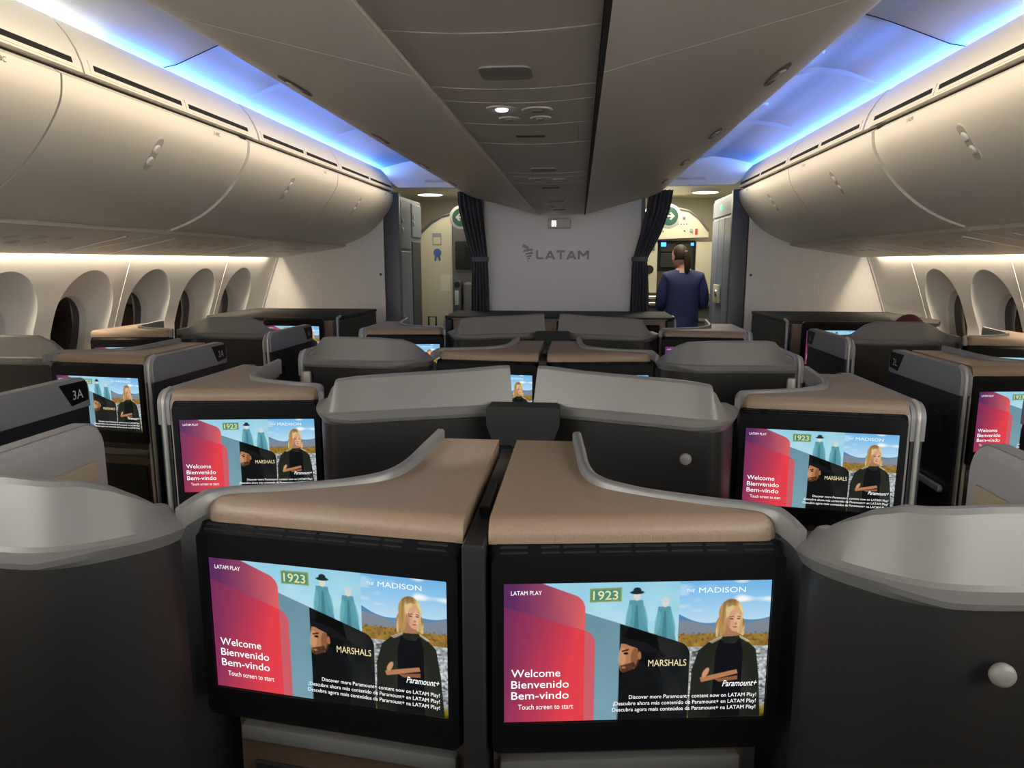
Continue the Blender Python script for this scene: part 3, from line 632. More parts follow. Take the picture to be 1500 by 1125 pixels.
# ------------------------------------------------------------------ business suites
# local frame of a suite: console at the right, seat shell at the left, y = 0 at the console lip, z = 0 at the floor
TRIM = [(-.128, .51), (-.136, .395), (-.145, .28), (-.17, .215), (-.23, .178), (-.33, .140), (-.39, .124), (-.428, .105), (-.444, .078), (-.452, .050)]
SHELL = {'aisle': [(-.4505, .055), (-.462, .022), (-.495, -.018), (-.548, -.055), (-.61, -.072), (-.72, -.066), (-.86, -.055), (-.985, -.035)],
         'centre': [(-.4505, .055), (-.462, .012), (-.485, -.06), (-.520, -.120), (-.57, -.135), (-.70, -.085), (-.86, -.03), (-1.025, .030)],
         'flat': [(-.4505, .07), (-.465, .105), (-.49, .13), (-.56, .13), (-.70, .13), (-.86, .13), (-.985, .14)]}
RIDGE = {'aisle': ([-1.0, -.965, -.935, -.91, -.87, -.66, -.54, -.505, -.475, -.4505], [1.108, 1.118, 1.160, 1.188, 1.193, 1.192, 1.184, 1.170, 1.148, 1.122]),
         'centre': ([-1.04, -1.0, -.9, -.62, -.555, -.52, -.49, -.46, -.4505], [1.205, 1.207, 1.200, 1.192, 1.185, 1.165, 1.125, 1.110, 1.108]),
         'flat': ([-1.0, -.93, -.86, -.80, -.56, -.50, -.475, -.4505], [1.115, 1.118, 1.17, 1.19, 1.19, 1.165, 1.130, 1.122])}
YAW = -math.radians(7.6)
_cache = {}
def cached(key, fn):
    if key not in _cache: _cache[key] = fn()
    return _cache[key]
def mm(g, mir): return g.mirror() if mir else g
def suite_meshes(kind, mir, fin):
    d = {}
    K = (kind, mir, fin)
    trim = smooth_path([(x, y, 0) for x, y in TRIM], 5)
    # console top with rounded front lip
    def f():
        g = G(); pts = [(-.428, .100), (-.426, .090), (-.418, .0815), (-.404, .077), (0.0, .026), (0.0, .51), (-.126, .51)]+[(p.x, p.y) for p in trim if p.y > .126]
        g.prism(pts, 1.090, 1.126, 0.026, 6, bev_edges=[0, 1, 2, 3]); return mm(g, mir).mesh('console_top', 'tan', auto=0.5)
    d['console_top'] = cached(('top', mir), f)
    def f():
        g = G(); g.prism([(-.40, .095), (-.004, .044), (-.004, .505), (-.12, .505), (-.15, .22), (-.39, .12)], 0.02, 1.090); return mm(g, mir).mesh('console_body', 'tan_unlit', smooth=False)
    d['console_body'] = cached(('body', mir), f)
    def f():
        g = G(); c_, s_ = math.cos(YAW), math.sin(YAW)
        T = Matrix.Translation((-.205, .066, 0)) @ Matrix.Rotation(YAW, 4, 'Z'); g.box(-.17, .17, -.004, .004, .06, .66, .003, 1, T); return mm(g, mir).mesh('footwell', 'gap_black', smooth=False)  # flat black panel painting the darkness of the footwell opening
    d['footwell'] = cached(('foot', mir), f)
    def f():
        g = G(); n = len(trim)
        def prof(t):
            rise = fin*max(0.0, 1-t/0.45)**0.8 if t < .45 else 0.0; top = 1.135+rise
            e_ = max(0.0, (t-.8)/.2); top -= .012*e_; ro = .010-.003*e_; lo = 1.100-.010*e_
            return [(-.008, lo), (-.008, top-.004), (-.004, top), (ro-.004, top), (ro, top-.004), (ro, lo)]
        g.sweep([(p.x, p.y, 0) for p in trim], prof); return mm(g, mir).mesh('console_trim', 'trim_grey', auto=0.9)
    d['console_trim'] = cached(('trim', mir, fin), f)
    def f():
        g = G(); T = Matrix.Translation((-.205, .045, 0)) @ Matrix.Rotation(YAW, 4, 'Z'); g.box(-.19, .19, .008, .25, .704, .732, .005, 2, T); return mm(g, mir).mesh('tray_table', 'cap_grey')
    d['tray_table'] = cached(('tray', mir), f)
    path = smooth_path([(x, y, 0) for x, y in SHELL[kind]], 8)
    rx, rz = RIDGE[kind]
    def f():
        g = G(); rs = []
        for i, p in enumerate(path):
            a = path[max(i-1, 0)]; b = path[min(i+1, len(path)-1)]; t = (b-a).normalized(); nf = Vector((t.y, -t.x, 0))   # towards +y
            if nf.y < 0: nf = -nf
            top = lerp_at(rx, rz, p.x); zb = lerp_at([-.60, -.4505], [1.068, 1.090], p.x); hgt = top-1.10
            f0 = min(1.095, top-.015); dd = top-f0
            q = [(-.002, min(zb, f0-.012)), (-.006, min(zb+.010, f0-.006)), (-.006, f0), (.000, f0+min(.006, .3*dd)), (.017, f0+.60*dd), (.028, f0+.93*dd), (.034, top), (.044, top), (.050, top-.006), (.050, 1.06), (.012, 1.06)]
            rs.append([Vector((p.x, p.y, z))+nf*o for o, z in q])
        g.rings(rs, True, True); return mm(g, mir).mesh('shell_cap', 'cap_grey', auto=0.28)
    d['shell_cap'] = cached(('cap', kind, mir), f)
    def f():
        g = G(); rs = []
        for i, p in enumerate(path):
            a = path[max(i-1, 0)]; b = path[min(i+1, len(path)-1)]; t = (b-a).normalized(); nf = Vector((t.y, -t.x, 0))
            if nf.y < 0: nf = -nf
            zt = lerp_at([-.60, -.4505], [1.072, 1.092], p.x)
            rs.append([Vector((p.x, p.y, z))+nf*o for o, z in ((.008, 0.03), (.008, zt), (.040, zt), (.040, 0.03))])
        g.rings(rs, True, True); return mm(g, mir).mesh('shell_panel', 'shell_dark', auto=0.9)
    d['shell_panel'] = cached(('panel', kind, mir), f)
    def f():
        g = G(); g.box(-.94, -.47, .22, .74, .30, .46, .05, 3); return mm(g, mir).mesh('seat_cushion', 'seat_fabric')
    d['seat_cushion'] = cached(('cush', mir), f)
    def f():
        g = G(); g.box(-.94, -.47, .155, .29, .40, 1.02, .05, 3); return mm(g, mir).mesh('seat_back', 'seat_fabric')
    d['seat_back'] = cached(('back', mir), f)
    return d
def monitor_meshes():
    def f():
        bm = bmesh.new(); g = G(); hw, zb, zt = .222, -.166, .169
        out = []
        def rr(hw_, z0, z1, r, n=5):
            o = []
            for cx, cz, a0 in ((hw_-r, z1-r, 0), (-hw_+r, z1-r, 90), (-hw_+r, z0+r, 180), (hw_-r, z0+r, 270)):
                for k in range(n+1):
                    a = math.radians(a0+90*k/n); o.append((cx+r*math.cos(a), cz+r*math.sin(a)))
            return o
        A = rr(hw, zb, zt, .014); B = rr(hw-.004, zb+.004, zt-.014, .012); C_ = rr(SW/2+.001, -SH/2-.001, SH/2+.001, .002)
        rs = [[(x, .035, z) for x, z in A], [(x, .014, z) for x, z in A], [(x, -.004, z) for x, z in B], [(x, -.004, z) for x, z in C_], [(x, .0008, z) for x, z in C_]]
        g.rings(rs, True, True); return g.mesh('monitor', 'black', auto=0.45)
    mon = cached('mon', f)
    def f():
        g = G()
        for a, b in ((-.205, -.165), (-.145, -.118), (-.112, -.065), (-.059, -.012), (-.006, .041), (.047, .094), (.10, .13), (.155, .20)):
            for z, y in ((.159, .0015), (.165, .0085)): g.box(a, b, y-.0015, y+.004, z-.0014, z+.0014)
        return g.mesh('vent_grille', 'gap_black', smooth=False)
    return mon, cached('vent', f)
def door_meshes(tagtext, side, inner):
    """aisle door: panel in the y-z plane, outer face towards +x when side=1"""
    L = .60; zt = 1.118
    def outline(e=0.0, r=.045):
        o = [(e, .05), (e, zt-r-e)]
        for k in range(1, 6): a = math.pi/2*k/6; o.append((e+(r)*(1-math.cos(a)), zt-e-r+r*math.sin(a)))
        o.append((e+r, zt-e)); o.append((L-e-r, zt-e))
        for k in range(1, 6): a = math.pi/2*k/6; o.append((L-e-r+r*math.sin(a), zt-e-r+r*math.cos(a)))
        o += [(L-e, zt-e-r), (L-e, .05)]; return o
    def f():
        g = G(); O = outline(); g.rings([[(x*side, y, z) for y, z in O] for x in (0, .030)], True, True); return g.mesh('door_panel', 'door_dark', auto=0.5)
    p = cached(('dp', side), f)
    def f():   # grey top band wrapped over both faces
        g = G(); O = [q for q in outline(-.003) if q[1] > 1.0]; O = [(O[0][0], 1.018)]+O+[(O[-1][0], 1.018)]
        g.rings([[(x*side, y, z) for y, z in O] for x in (-.004, .034)], True, True); return g.mesh('top_band', 'band_grey', auto=0.5)
    b = cached(('db', side), f)
    def f():
        g = G(); O = outline(-.004)[:8]; g.tube([(.015*side, y, z) for y, z in O], .0075, 8); return g.mesh('edge_strip', 'silver', auto=0.9)
    e = cached(('de', side), f)
    def f():
        g = G(); yy = [(L-.135, 1.108), (L-.012, 1.108), (L-.004, 1.09), (L-.004, 1.040), (L-.085, 1.032)]; g.rings([[(x*side, y, z) for y, z in yy] for x in (.033, .0355)], True, True); return g.mesh('seat_placard', 'black', smooth=False)
    pl = cached(('pl', side), f)
    def f():
        g = G(); vs_, fs_ = text_mesh(tagtext, .044)
        wd = max(v.x for v in vs_)
        g.add([Vector((.036*side, (L-.078+v.x) if side > 0 else (L-.078+wd-v.x), 1.052+v.z)) for v in vs_], fs_); return g.mesh('seat_number', 'placard_text', smooth=False)
    nb = cached(('nb', side, tagtext), f) if tagtext else None
    def f():
        g = G(); g.box(min(.034*side, .056*side), max(.034*side, .056*side), .04, .36, .635, .662, .008, 2); return g.mesh('rail', 'silver')
    rl = cached(('rl', side), f)
    def f():
        g = G(); g.box(min(.031*side, .036*side), max(.031*side, .036*side), .09, .17, .86, .93, .002, 1); return g.mesh('pull_recess', 'gap_black')
    pu = cached(('pu', side), f)
    def f():   # cushioned inner face
        g = G(); O = [q for q in outline(0.0, .05)]; O = [q for q in O if q[1] > .5]; O = [(O[0][0], .5)]+O+[(O[-1][0], .5)]
        cy = L/2; cz = .8
        rs = [[(x*side, cy+(y-cy)*k, cz+(z-cz)*k2) for y, z in O] for x, k, k2 in ((-.004, 1.0, 1.0), (-.016, .985, .985), (-.024, .95, .95))]
        g.rings(rs, True, True); return g.mesh('inner_frame', 'pad_grey', auto=0.8)
    inn = cached(('in', side), f)
    def f():
        g = G(); g.box(min(-.024*side, -.030*side), max(-.024*side, -.030*side), .05, L-.05, .55, 1.035, .003, 2); return g.mesh('inner_inset', 'tan_light')
    ins = cached(('is', side), f)
    return p, b, e, pl, nb, rl, pu, inn, ins

def suite(label, loc, kind, mir, door=None, num=None, fin=.012, knob=None, post=False, seat=True, shell_dy=0.0, rail=False, notray=False):
    t = thing('business_suite', label, 'business suite', (loc[0], loc[1], 0), 0, 'business suites')
    d = suite_meshes(kind, mir, fin)
    for nm, me_ in d.items():
        if not seat and nm.startswith('seat'): continue
        o = link(nm, me_, t)
        if nm in ('shell_cap', 'shell_panel') and shell_dy: o.location.y = shell_dy
        if nm in ('seat_cushion', 'seat_back'): o.location.y = max(shell_dy, 0)+.04
    sg = -1 if mir else 1
    mon, vent = monitor_meshes()
    mo = link('monitor', mon, t, (-.222*sg, .042, .922), YAW*sg); mo['label'] = 'black framed touch screen'
    link('screen', SCREEN, mo); 
    for k in LETS: link('lettering', k, mo)
    link('vent_grille', vent, mo)['kind'] = 'stuff'
    if knob:
        def f():
            g = G(); g.lathe([(0.0, .016), (.010, .0158), (.0145, .013), (.016, .008), (.015, .003), (.012, 0)], 24, Matrix.Rotation(math.pi/2, 4, 'X')); return g.mesh('coat_hook', 'knob', auto=0.9)
        link('coat_hook', cached('knob', f), t, (knob[0]*sg, knob[1], knob[2]))
    if post:
        def f():
            g = G(); g.box(-.016, .016, -.010, .012, -.15, .15, .006, 2); return g.mesh('latch_post', 'silver')
        def f2():
            g = G(); g.lathe([(0, .006), (.008, .005), (.010, .0)], 14, Matrix.Rotation(math.pi/2, 4, 'X')); return g.mesh('button', 'trim_grey')
        xx = -.965*sg; yy = lerp_at([-1.0, -.86], [SHELL[kind][-1][1], SHELL[kind][-2][1]], -.965)+shell_dy-.012
        po = link('latch_post', cached('post', f), t, (xx, yy, .90)); link('button', cached('btn', f2), po, (0, -.010, .09))
    if door:
        # door: 'console' = beside the console, 'shell' = on the shell's aisle edge
        side = (1 if door == 'console' else -1)*sg
        dx = (.008 if door == 'console' else -1.0)*sg; dy = .02 if door == 'console' else .03
        p, b, e, pl, nb, rl, pu, inn, ins = door_meshes(num, side, True)
        dr = link('door', p, t, (dx, dy, 0)); link('top_band', b, dr); link('edge_strip', e, dr); link('pull_recess', pu, dr)
        link('inner_frame', inn, dr); link('inner_inset', ins, dr)
        if num: link('seat_placard', pl, dr); link('seat_number', nb, dr)
        if rail: link('rail', rl, dr)
    return t
P_A, P_B, P_C, P_D = .957, 1.958, 2.90, 3.945
suite('nearest left centre suite, large screen just left of the dark divider', (-.005, P_A), 'aisle', False, door='shell')
suite('nearest right centre suite, large screen just right of the dark divider, coat knob', (.033, P_A), 'aisle', True, door='shell', knob=(-.668, -.072, .985))
suite('second-row left centre suite with bright screen above the near left trim', (-1.050, P_B), 'centre', True, door='console', fin=.018)
suite('second-row right centre suite with coat knob and bright screen at its right', (1.060, P_B), 'centre', False, door='console', fin=.018, knob=(-.615, -.112, .99))
suite('third-row left centre suite with wide shell toward the left aisle', (-.005, P_C), 'aisle', False, door='shell', post=True)
suite('third-row right centre suite with wide shell toward the right aisle', (.033, P_C), 'aisle', True, door='shell', post=True)
suite('fourth-row left centre suite, its shell before the front console', (-1.055, P_D), 'centre', True, door='console', fin=.018, shell_dy=.12)
suite('fourth-row right centre suite, its shell before the front console', (1.065, P_D), 'centre', False, door='console', fin=.018, shell_dy=.12)
suite('left window suite whose dark door reads 3A, at the left edge', (-2.53, 1.60), 'flat', True, door='shell', num='3A')
suite('left window suite with lit screen and dark door reading 2A', (-1.592, 2.674), 'flat', False, door='console', num='2A', rail=True)
suite('left window suite with grey shell at the aisle and door reading 1A', (-2.53, 3.66), 'flat', True, door='shell', num='1A', post=True, shell_dy=.10)
suite('right window suite with lit screen and dark door reading 2L', (1.592, 2.674), 'flat', True, door='console', num='2L', rail=True)
suite('right window suite with grey shell hiding a passenger, door reading 1L', (2.53, 3.66), 'flat', False, door='shell', num='1L', post=True, shell_dy=.10)

# unseen rows going on behind the camera, added to shade the near row
for lab, x, y, kind, mir, dr in (('left centre', -1.050, P_A-.995, 'centre', True, 'console'), ('right centre', 1.060, P_A-.995, 'centre', False, 'console'), ('left window', -1.592, .68, 'flat', False, 'console'), ('right window', 1.592, .68, 'flat', True, 'console'), ('right window', 2.53, 1.60, 'flat', False, 'shell')):
    suite('grey-shelled %s suite %s, out of the frame' % (lab, 'beside the camera' if y > 0 else 'behind the camera') if y != 1.60 else 'grey-shelled right window suite across from 3A, past the right edge', (x, y), kind, mir, door=dr)
for lab, x, y, kind, mir in (('left centre', -.005, P_A-1.99, 'aisle', False), ('right centre', .033, P_A-1.99, 'aisle', True), ('left window', -2.53, -.31, 'flat', True), ('right window', 2.53, -.31, 'flat', False)):
    suite('grey-shelled %s suite two rows behind the camera, out of the frame' % lab, (x, y), kind, mir, door='shell')

# dark dividers on the centreline
for nm, y, box_ in (('nearest', P_A, False), ('second-row', P_B, True), ('third-row', P_C, False), ('fourth-row', P_D+.12, True)):
    if box_:
        t = thing('centre_divider', 'charcoal %s centre divider box joining two grey shells' % nm, 'divider', (.012, y, 0), 0, 'centre dividers')
        g = G(); bm = bmesh.new()
        g.rings([[(x*(1 if z > 1.0 else .80), yy, z) for x, z in ((-.092, 1.112), (-.100, 1.104), (-.100, 1.06), (-.085, 1.02), (-.06, 1.005), (.06, 1.005), (.085, 1.02), (.100, 1.06), (.100, 1.104), (.092, 1.112))] for yy in (-.075, -.004)], True, True)
        part('connector_box', g, 'charcoal', t, auto=0.5)
        g = G(); g.box(-.018, .018, -.02, .62, .03, 1.0, .004, 1); part('panel', g, 'divider_black', t)
    else:
        t = thing('centre_divider', 'black %s centre divider panel between two tan consoles' % nm, 'divider', (.014, y, 0), 0, 'centre dividers')
        g = G(); g.box(-.0165, .0165, -.005, .54, .03, 1.10, .003, 1); part('panel', g, 'divider_black', t)
        g = G(); g.box(-.008, .008, .12, .26, 1.09, 1.115, .003, 1); part('latch_block', g, 'black', t)

# front-row footwell consoles
def front_monitor(t, x, y, z, yaw):
    mon, vent = monitor_meshes(); mo = link('monitor', mon, t, (x, y, z), yaw); link('screen', SCREEN, mo)
    for k in LETS: link('lettering', k, mo)
    link('vent_grille', vent, mo)['kind'] = 'stuff'
for s in (-1, 1):
    t = thing('front_console', 'dark-topped front footwell console with tan face against the %s-hand bulkhead' % SIDE[s], 'console', (s*2.0, 4.9, 0), 0, 'front footwell consoles')
    def q(g): return g.mirror() if s < 0 else g
    fx = lambda x: x-2.0
    g = G(); g.prism([(fx(1.585), .10), (fx(2.50), .0-.03), (fx(2.62), .2), (fx(2.62), 1.05), (fx(1.56), 1.05)], 1.085, 1.108, .006, 2); part('top', q(g), 'charcoal', t, auto=.5)
    g = G(); g.prism([(fx(1.60), .055), (fx(2.50), -.005), (fx(2.60), .3), (fx(2.60), 1.04), (fx(1.60), 1.04)], .03, 1.085); part('body', q(g), 'tan', t, smooth=False)
    g = G(); g.prism([(fx(1.56), .10), (fx(1.595), .08), (fx(1.595), 1.03), (fx(1.56), 1.03)], .03, 1.082); part('side_panel', q(g), 'door_dark', t, smooth=False)
    g = G(); g.tube([(fx(1.575), .085, .05), (fx(1.575), .085, 1.06), (fx(1.578), .10, 1.10), (fx(1.578), .16, 1.11)], .010, 8); part('edge_strip', q(g), 'silver', t, auto=.9)
    g = G(); g.prism([(fx(1.62), .050), (fx(2.14), .016), (fx(2.14), .03), (fx(1.62), .06)], .06, .70); part('footwell', q(g), 'gap_black', t, smooth=False)  # black sheet standing for the shade inside the opening
    front_monitor(t, s*(1.874-2.0), .0, .938, s*math.radians(4))
t = thing('front_console', 'wide dark-topped front footwell console under the logo wall', 'console', (0, 5.5, 0))
g = G(); g.prism([(-.84, 0), (.84, 0), (.90, .08), (.90, .70), (-.90, .70), (-.90, .08)], 1.06, 1.082, .006, 2); part('top', g, 'charcoal', t, auto=.5)
g = G(); g.prism([(-.82, .02), (.82, .02), (.82, .69), (-.82, .69)], .03, 1.06); part('body', g, 'tan', t, smooth=False)
g = G(); g.box(-.83, .83, -.004, .008, 1.058, 1.068, .003, 1); part('front_edge', g, 'trim_grey', t)
for s in (-1, 1):
    g = G(); g.box(s*.865-.03, s*.865+.03, .06, .68, .03, 1.055, .006, 1); part('side_panel', g, 'door_dark', t)
    g = G(); g.tube([(s*.90, .06, .05), (s*.90, .06, 1.04), (s*.895, .10, 1.075), (s*.89, .16, 1.08)], .009, 8); part('edge_strip', g, 'silver', t, auto=.9)
    mon, vent = monitor_meshes(); mo = link('monitor', mon, t, (s*.56, .012, .86)); g = G(); g.box(-.2, .2, -.0005, .0008, -.1125, .1125); part('screen', g, 'black', mo)
g = G(); g.box(-.010, .010, -.004, .02, .75, 1.05); part('slot', g, 'gap_black', t)

# ------------------------------------------------------------------ entry area
for s in (-1, 1):
    lab = ('tall blue-grey stowage closet with latched doors beside the left aisle entry', 'tall blue-grey folding door post with green lamp beside the right aisle entry')[s > 0]
    t = thing('stowage_closet', lab, 'closet', (s*1.72, 6.9, 0))
    def q(g): return g.mirror() if s < 0 else g
    g = G(); g.box(-.235, .215, -.43, .50, 0, H+.60, .006, 1); part('body', q(g), 'monument', t)
    g = G(); g.box(-.262, -.125, -.505, -.435, 0, H+.615, .012, 2); part('corner_post', q(g), 'monument_dark', t)
    if s < 0:
        for (y0, y1, z0, z1) in ((-.39, .0, .25, H+.10), (-.39, .0, H+.12, H+.56), (.06, .46, H+.24, H+.56)):
            g = G(); g.box(-.252, -.23, y0, y1, z0, z1, .006, 1); dd = part('door', q(g), 'monument', t)
            for zz in (z0+(z1-z0)*.35, z0+(z1-z0)*.55):
                g = G(); g.box(-.262, -.25, y0+.03, y0+.07, zz, zz+.035, .003, 1); part('latch', q(g), 'steel', dd)
        g = G(); g.box(-.246, -.23, .08, .44, .3, H+.20, .004, 1); part('recess_panel', q(g), 'monument_dark', t)
    else:
        for (y0, y1, z0, z1) in ((-.42, -.14, .1, H+.40), (-.13, .14, .1, H+.40), (.15, .46, .1, H+.40), (-.42, .46, H+.42, H+.57)):
            g = G(); g.box(-.25, -.23, y0, y1, z0, z1, .005, 1); part('door', q(g), 'monument', t)
        g = G(); g.lathe([(0, .006), (.022, .005), (.026, 0)], 16, Matrix.Translation((-.251, .05, H+.50)) @ Matrix.Rotation(-math.pi/2, 4, 'Y')); part('lamp', q(g), 'green_lamp', t)
        g = G(); g.box(-.275, -.25, -.10, .16, H-.38, H-.21, .008, 2); lk = part('lock_plate', q(g), 'galley_cream', t)
        g = G(); g.lathe([(0, .012), (.03, .012), (.035, 0)], 14, Matrix.Translation((-.275, .0, H-.29)) @ Matrix.Rotation(-math.pi/2, 4, 'Y')); part('knob', q(g), 'steel', lk)

def curtain(s, label):
    t = thing('curtain', label, 'curtain', (s*.75, 6.26, 0))
    if s < 0: rows = [(.60, -.905, -.70), (.45, -.895, -.685), (.25, -.845, -.66), (.08, -.795, -.645), (.024, -.775, -.640), (-.05, -.778, -.638), (-.25, -.785, -.632), (-.55, -.79, -.628), (-1.0, -.80, -.625), (-1.47, -.80, -.625)]
    else: rows = [(.60, .74, .935), (.45, .72, .915), (.25, .675, .85), (.08, .63, .765), (.024, .612, .735), (-.05, .608, .745), (-.25, .604, .760), (-.55, .598, .770), (-1.0, .595, .775), (-1.47, .595, .775)]
    g = G(); n = 48; rs = []
    zs = [r[0] for r in rows][::-1]; A = [r[1] for r in rows][::-1]; B = [r[2] for r in rows][::-1]
    for z in np.linspace(.60, -1.47, 40):
        a = lerp_at(zs, A, z); b = lerp_at(zs, B, z); amp = .030 if abs(z-.024) > .08 else .014; r = []
        for k in range(n+1):
            u = k/n; r.append((a+(b-a)*u-s*.75, amp*math.sin(u*math.pi*11+.6*math.sin(z*3)), H+z))
        rs.append(r+[(p[0], p[1]+.008, p[2]) for p in reversed(r)])
    g.rings(rs, True, True); part('cloth', g, 'curtain', t, auto=1.2)
    a, b = rows[4][1], rows[4][2]
    g = G(); g.rings([[((a+b)/2-s*.75+((b-a)/2+.008)*math.cos(an), .030*math.sin(an)+.004, H+z) for an in np.linspace(0, 2*math.pi, 24, endpoint=False)] for z in (.005, .045)], True, True); part('tieback', g, 'curtain', t)
curtain(-1, 'dark pleated curtain tied back left of the logo wall'); curtain(1, 'dark pleated curtain tied back right of the logo wall')

def round_sign(s, label, arrow):
    t = thing('exit_sign', label, 'exit sign', (s*1.075+(-.03 if s < 0 else 0), 7.7, H+.47))
    Rm = Matrix.Rotation(math.pi/2, 4, 'X')
    g = G(); g.lathe([(0, .0), (.125, 0), (.125, .03), (.118, .034), (0, .034)], 30, Rm); part('disc', g, 'sign_white', t)
    g = G(); g.lathe([(0, .034), (.095, .034), (.093, .037), (0, .037)], 30, Rm); part('face', g, 'sign_green', t)
    g = G(); a = arrow
    g.box(-.05, .05, -.0395, -.037, -.008, .008)
    g.add([(a*.06, -.039, 0), (a*.02, -.039, .04), (a*.005, -.039, .03), (a*.035, -.039, 0), (a*.005, -.039, -.03), (a*.02, -.039, -.04)], [(0, 1, 2, 3), (0, 3, 4, 5)]); part('arrow', g, 'sign_white', t, smooth=False)
    g = G(); g.box(-.012, .012, .0, .02, .11, .235); part('hanger', g, 'sign_white', t)
round_sign(-1, 'round green exit sign with left arrow behind the left curtain', -1); round_sign(1, 'round green exit sign with right arrow behind the right curtain', 1)

# left: partition with stickers, and a jump seat under a crew screen
t = thing('entry_partition', 'beige entry partition with curved top and stickers beyond the left aisle', 'partition', (-1.6, 8.0, 0))
pts = [(-.36, 0), (.335, 0), (.335, H+.53), (.22, H+.50), (.10, H+.43), (.0, H+.34), (-.12, H+.20), (-.36, H+.10)]
g = G(); g.rings([[(x, y, z) for x, z in pts] for y in (0, .04)], True, True); part('panel', g, 'galley_cream', t, smooth=False)
g = G(); g.tube([(x, -.005, z) for x, z in pts[2:]], .014, 6); part('edge_trim', g, 'monument_dark', t)
g = G(); g.box(.115, .215, -.004, 0, H+.19, H+.32); st = part('notice', g, 'sticker_grey', t)
g = G(); g.box(.125, .205, -.006, -.004, H+.20, H+.275); part('notice_field', g, 'galley_cream', st)
g = G(); g.lathe([(0, .004), (.045, .004), (.045, 0)], 20, Matrix.Translation((.168, 0, H+.105)) @ Matrix.Rotation(math.pi/2, 4, 'X')); g.add([(.140, -.003, H+.08), (.166, -.003, H+.07), (.150, -.003, H+.01), (.130, -.003, H+.02)], [(0, 1, 2, 3)]); g.add([(.196, -.003, H+.08), (.170, -.003, H+.07), (.186, -.003, H+.01), (.206, -.003, H+.02)], [(0, 1, 2, 3)]); part('rosette_sticker', g, 'sticker_blue', t)
g = G(); g.box(.20, .31, -.003, 0, H-.32, H-.14); part('paper_notice', g, 'sticker_cream', t)
t = thing('crew_station', 'dark grey crew wall unit with small screen behind the left curtain', 'wall unit', (-.96, 7.98, 0))
g = G(); g.box(-.30, .30, .0, .2, 0, H+.56, .01, 1); part('body', g, 'galley_grey', t)
g = G(); g.box(-.26, .22, -.05, 0, H-.08, H+.23, .012, 2); fr = part('screen_frame', g, 'charcoal', t)
g = G(); g.box(-.15, .18, -.054, -.049, H+.0, H+.17, .003, 1); part('screen', g, 'black', fr)
t = thing('jump_seat', 'folded dark crew jump seat with handset behind the left curtain', 'jump seat', (-.93, 7.88, 0))
g = G(); g.box(-.19, .25, -.06, .09, H-1.1, H-.22, .035, 3); part('backrest', g, 'galley_grey', t)
g = G(); g.box(-.19, .25, -.10, -.04, H-.98, H-.62, .03, 2); part('folded_seat', g, 'charcoal', t)
g = G(); g.box(-.30, -.21, -.05, .09, H-.62, H-.20, .02, 2); hb = part('handset_box', g, 'monument_dark', t)
g = G(); g.box(-.28, -.235, -.075, -.05, H-.47, H-.31, .008, 2); part('handset', g, 'sign_white', hb)
g = G(); g.lathe([(0, .01), (.03, .01), (.034, 0)], 14, Matrix.Translation((-.255, -.05, H-.245)) @ Matrix.Rotation(math.pi/2, 4, 'X')); part('dial', g, 'charcoal', hb)
t = thing('crew_bag', 'dark navy upright bag standing by the left closet', 'bag', (-1.40, 7.55, 0))
g = G(); g.box(-.09, .09, -.14, .14, 0.01, .62, .04, 3); part('body', g, 'monument_dark', t)
g = G(); g.box(-.085, .05, -.10, .10, .60, .80, .03, 3); part('top_pocket', g, 'monument_dark', t)
g = G(); g.tube([(-.05, 0, .78), (-.05, 0, .92), (.03, 0, .92), (.03, 0, .78)], .010, 8); part('handle', g, 'charcoal', t)

# right: galley
t = thing('galley_unit', 'cream galley unit with switch panel, ovens and trolley beyond the right aisle', 'galley', (1.25, 8.15, 0))
pts = [(-.45, H+.24), (.31, H+.27), (.31, H+.335), (.20, H+.47), (.09, H+.55), (-.05, H+.58), (-.45, H+.58)]
g = G(); g.rings([[(x, y, z) for x, z in pts] for y in (-.05, .25)], True, True); sp = part('switch_panel', g, 'galley_cream', t, smooth=False)
g = G(); g.tube([(x, -.055, z) for x, z in pts[2:6]], .013, 6); part('edge_trim', g, 'galley_grey', sp)
for (x, z, r) in ((-.09, .50, .008), (-.02, .505, .008), (.04, .475, .017), (-.17, .415, .007), (-.10, .415, .007), (-.05, .412, .007), (-.02, .412, .007), (.01, .412, .007), (.04, .412, .007), (.07, .412, .007), (-.18, .335, .009), (.05, .34, .009)):
    g = G(); g.lathe([(0, .008), (r, .007), (r, 0)], 10, Matrix.Translation((x, -.05, H+z)) @ Matrix.Rotation(math.pi/2, 4, 'X')); part('switch', g, 'galley_grey', sp)
g = G(); g.lathe([(0, .01), (.02, .01), (.02, 0)], 12, Matrix.Translation((.12, -.05, H+.345)) @ Matrix.Rotation(math.pi/2, 4, 'X')); part('lamp', g, 'steel', sp)
g = G(); g.box(.165, .19, -.056, -.05, H+.30, H+.36); part('red_switch', g, 'scarf', sp)
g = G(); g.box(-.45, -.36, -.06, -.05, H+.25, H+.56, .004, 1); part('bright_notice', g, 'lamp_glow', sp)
g = G(); g.box(-.22, .18, .0, .25, H-.10, H+.235, .004, 1); ov = part('oven_bay', g, 'gap_black', t)
for (x0, x1, z0, z1) in ((-.20, -.03, -.06, .10), (.02, .16, -.08, .20), (-.20, -.03, .11, .20)):
    g = G(); g.box(x0, x1, -.02, .01, H+z0, H+z1, .006, 1); part('oven_door', g, 'charcoal', ov)
g = G(); g.box(-.195, -.14, -.03, -.018, H+.17, H+.215); part('blue_display', g, 'blue_lamp', ov)
g = G(); g.box(.13, .16, -.03, -.018, H+.18, H+.21); part('blue_display', g, 'blue_lamp', ov)
g = G(); g.box(-.46, -.23, -.02, .25, H-.34, H+.225, .006, 1); cd = part('cupboard', g, 'galley_cream', t)
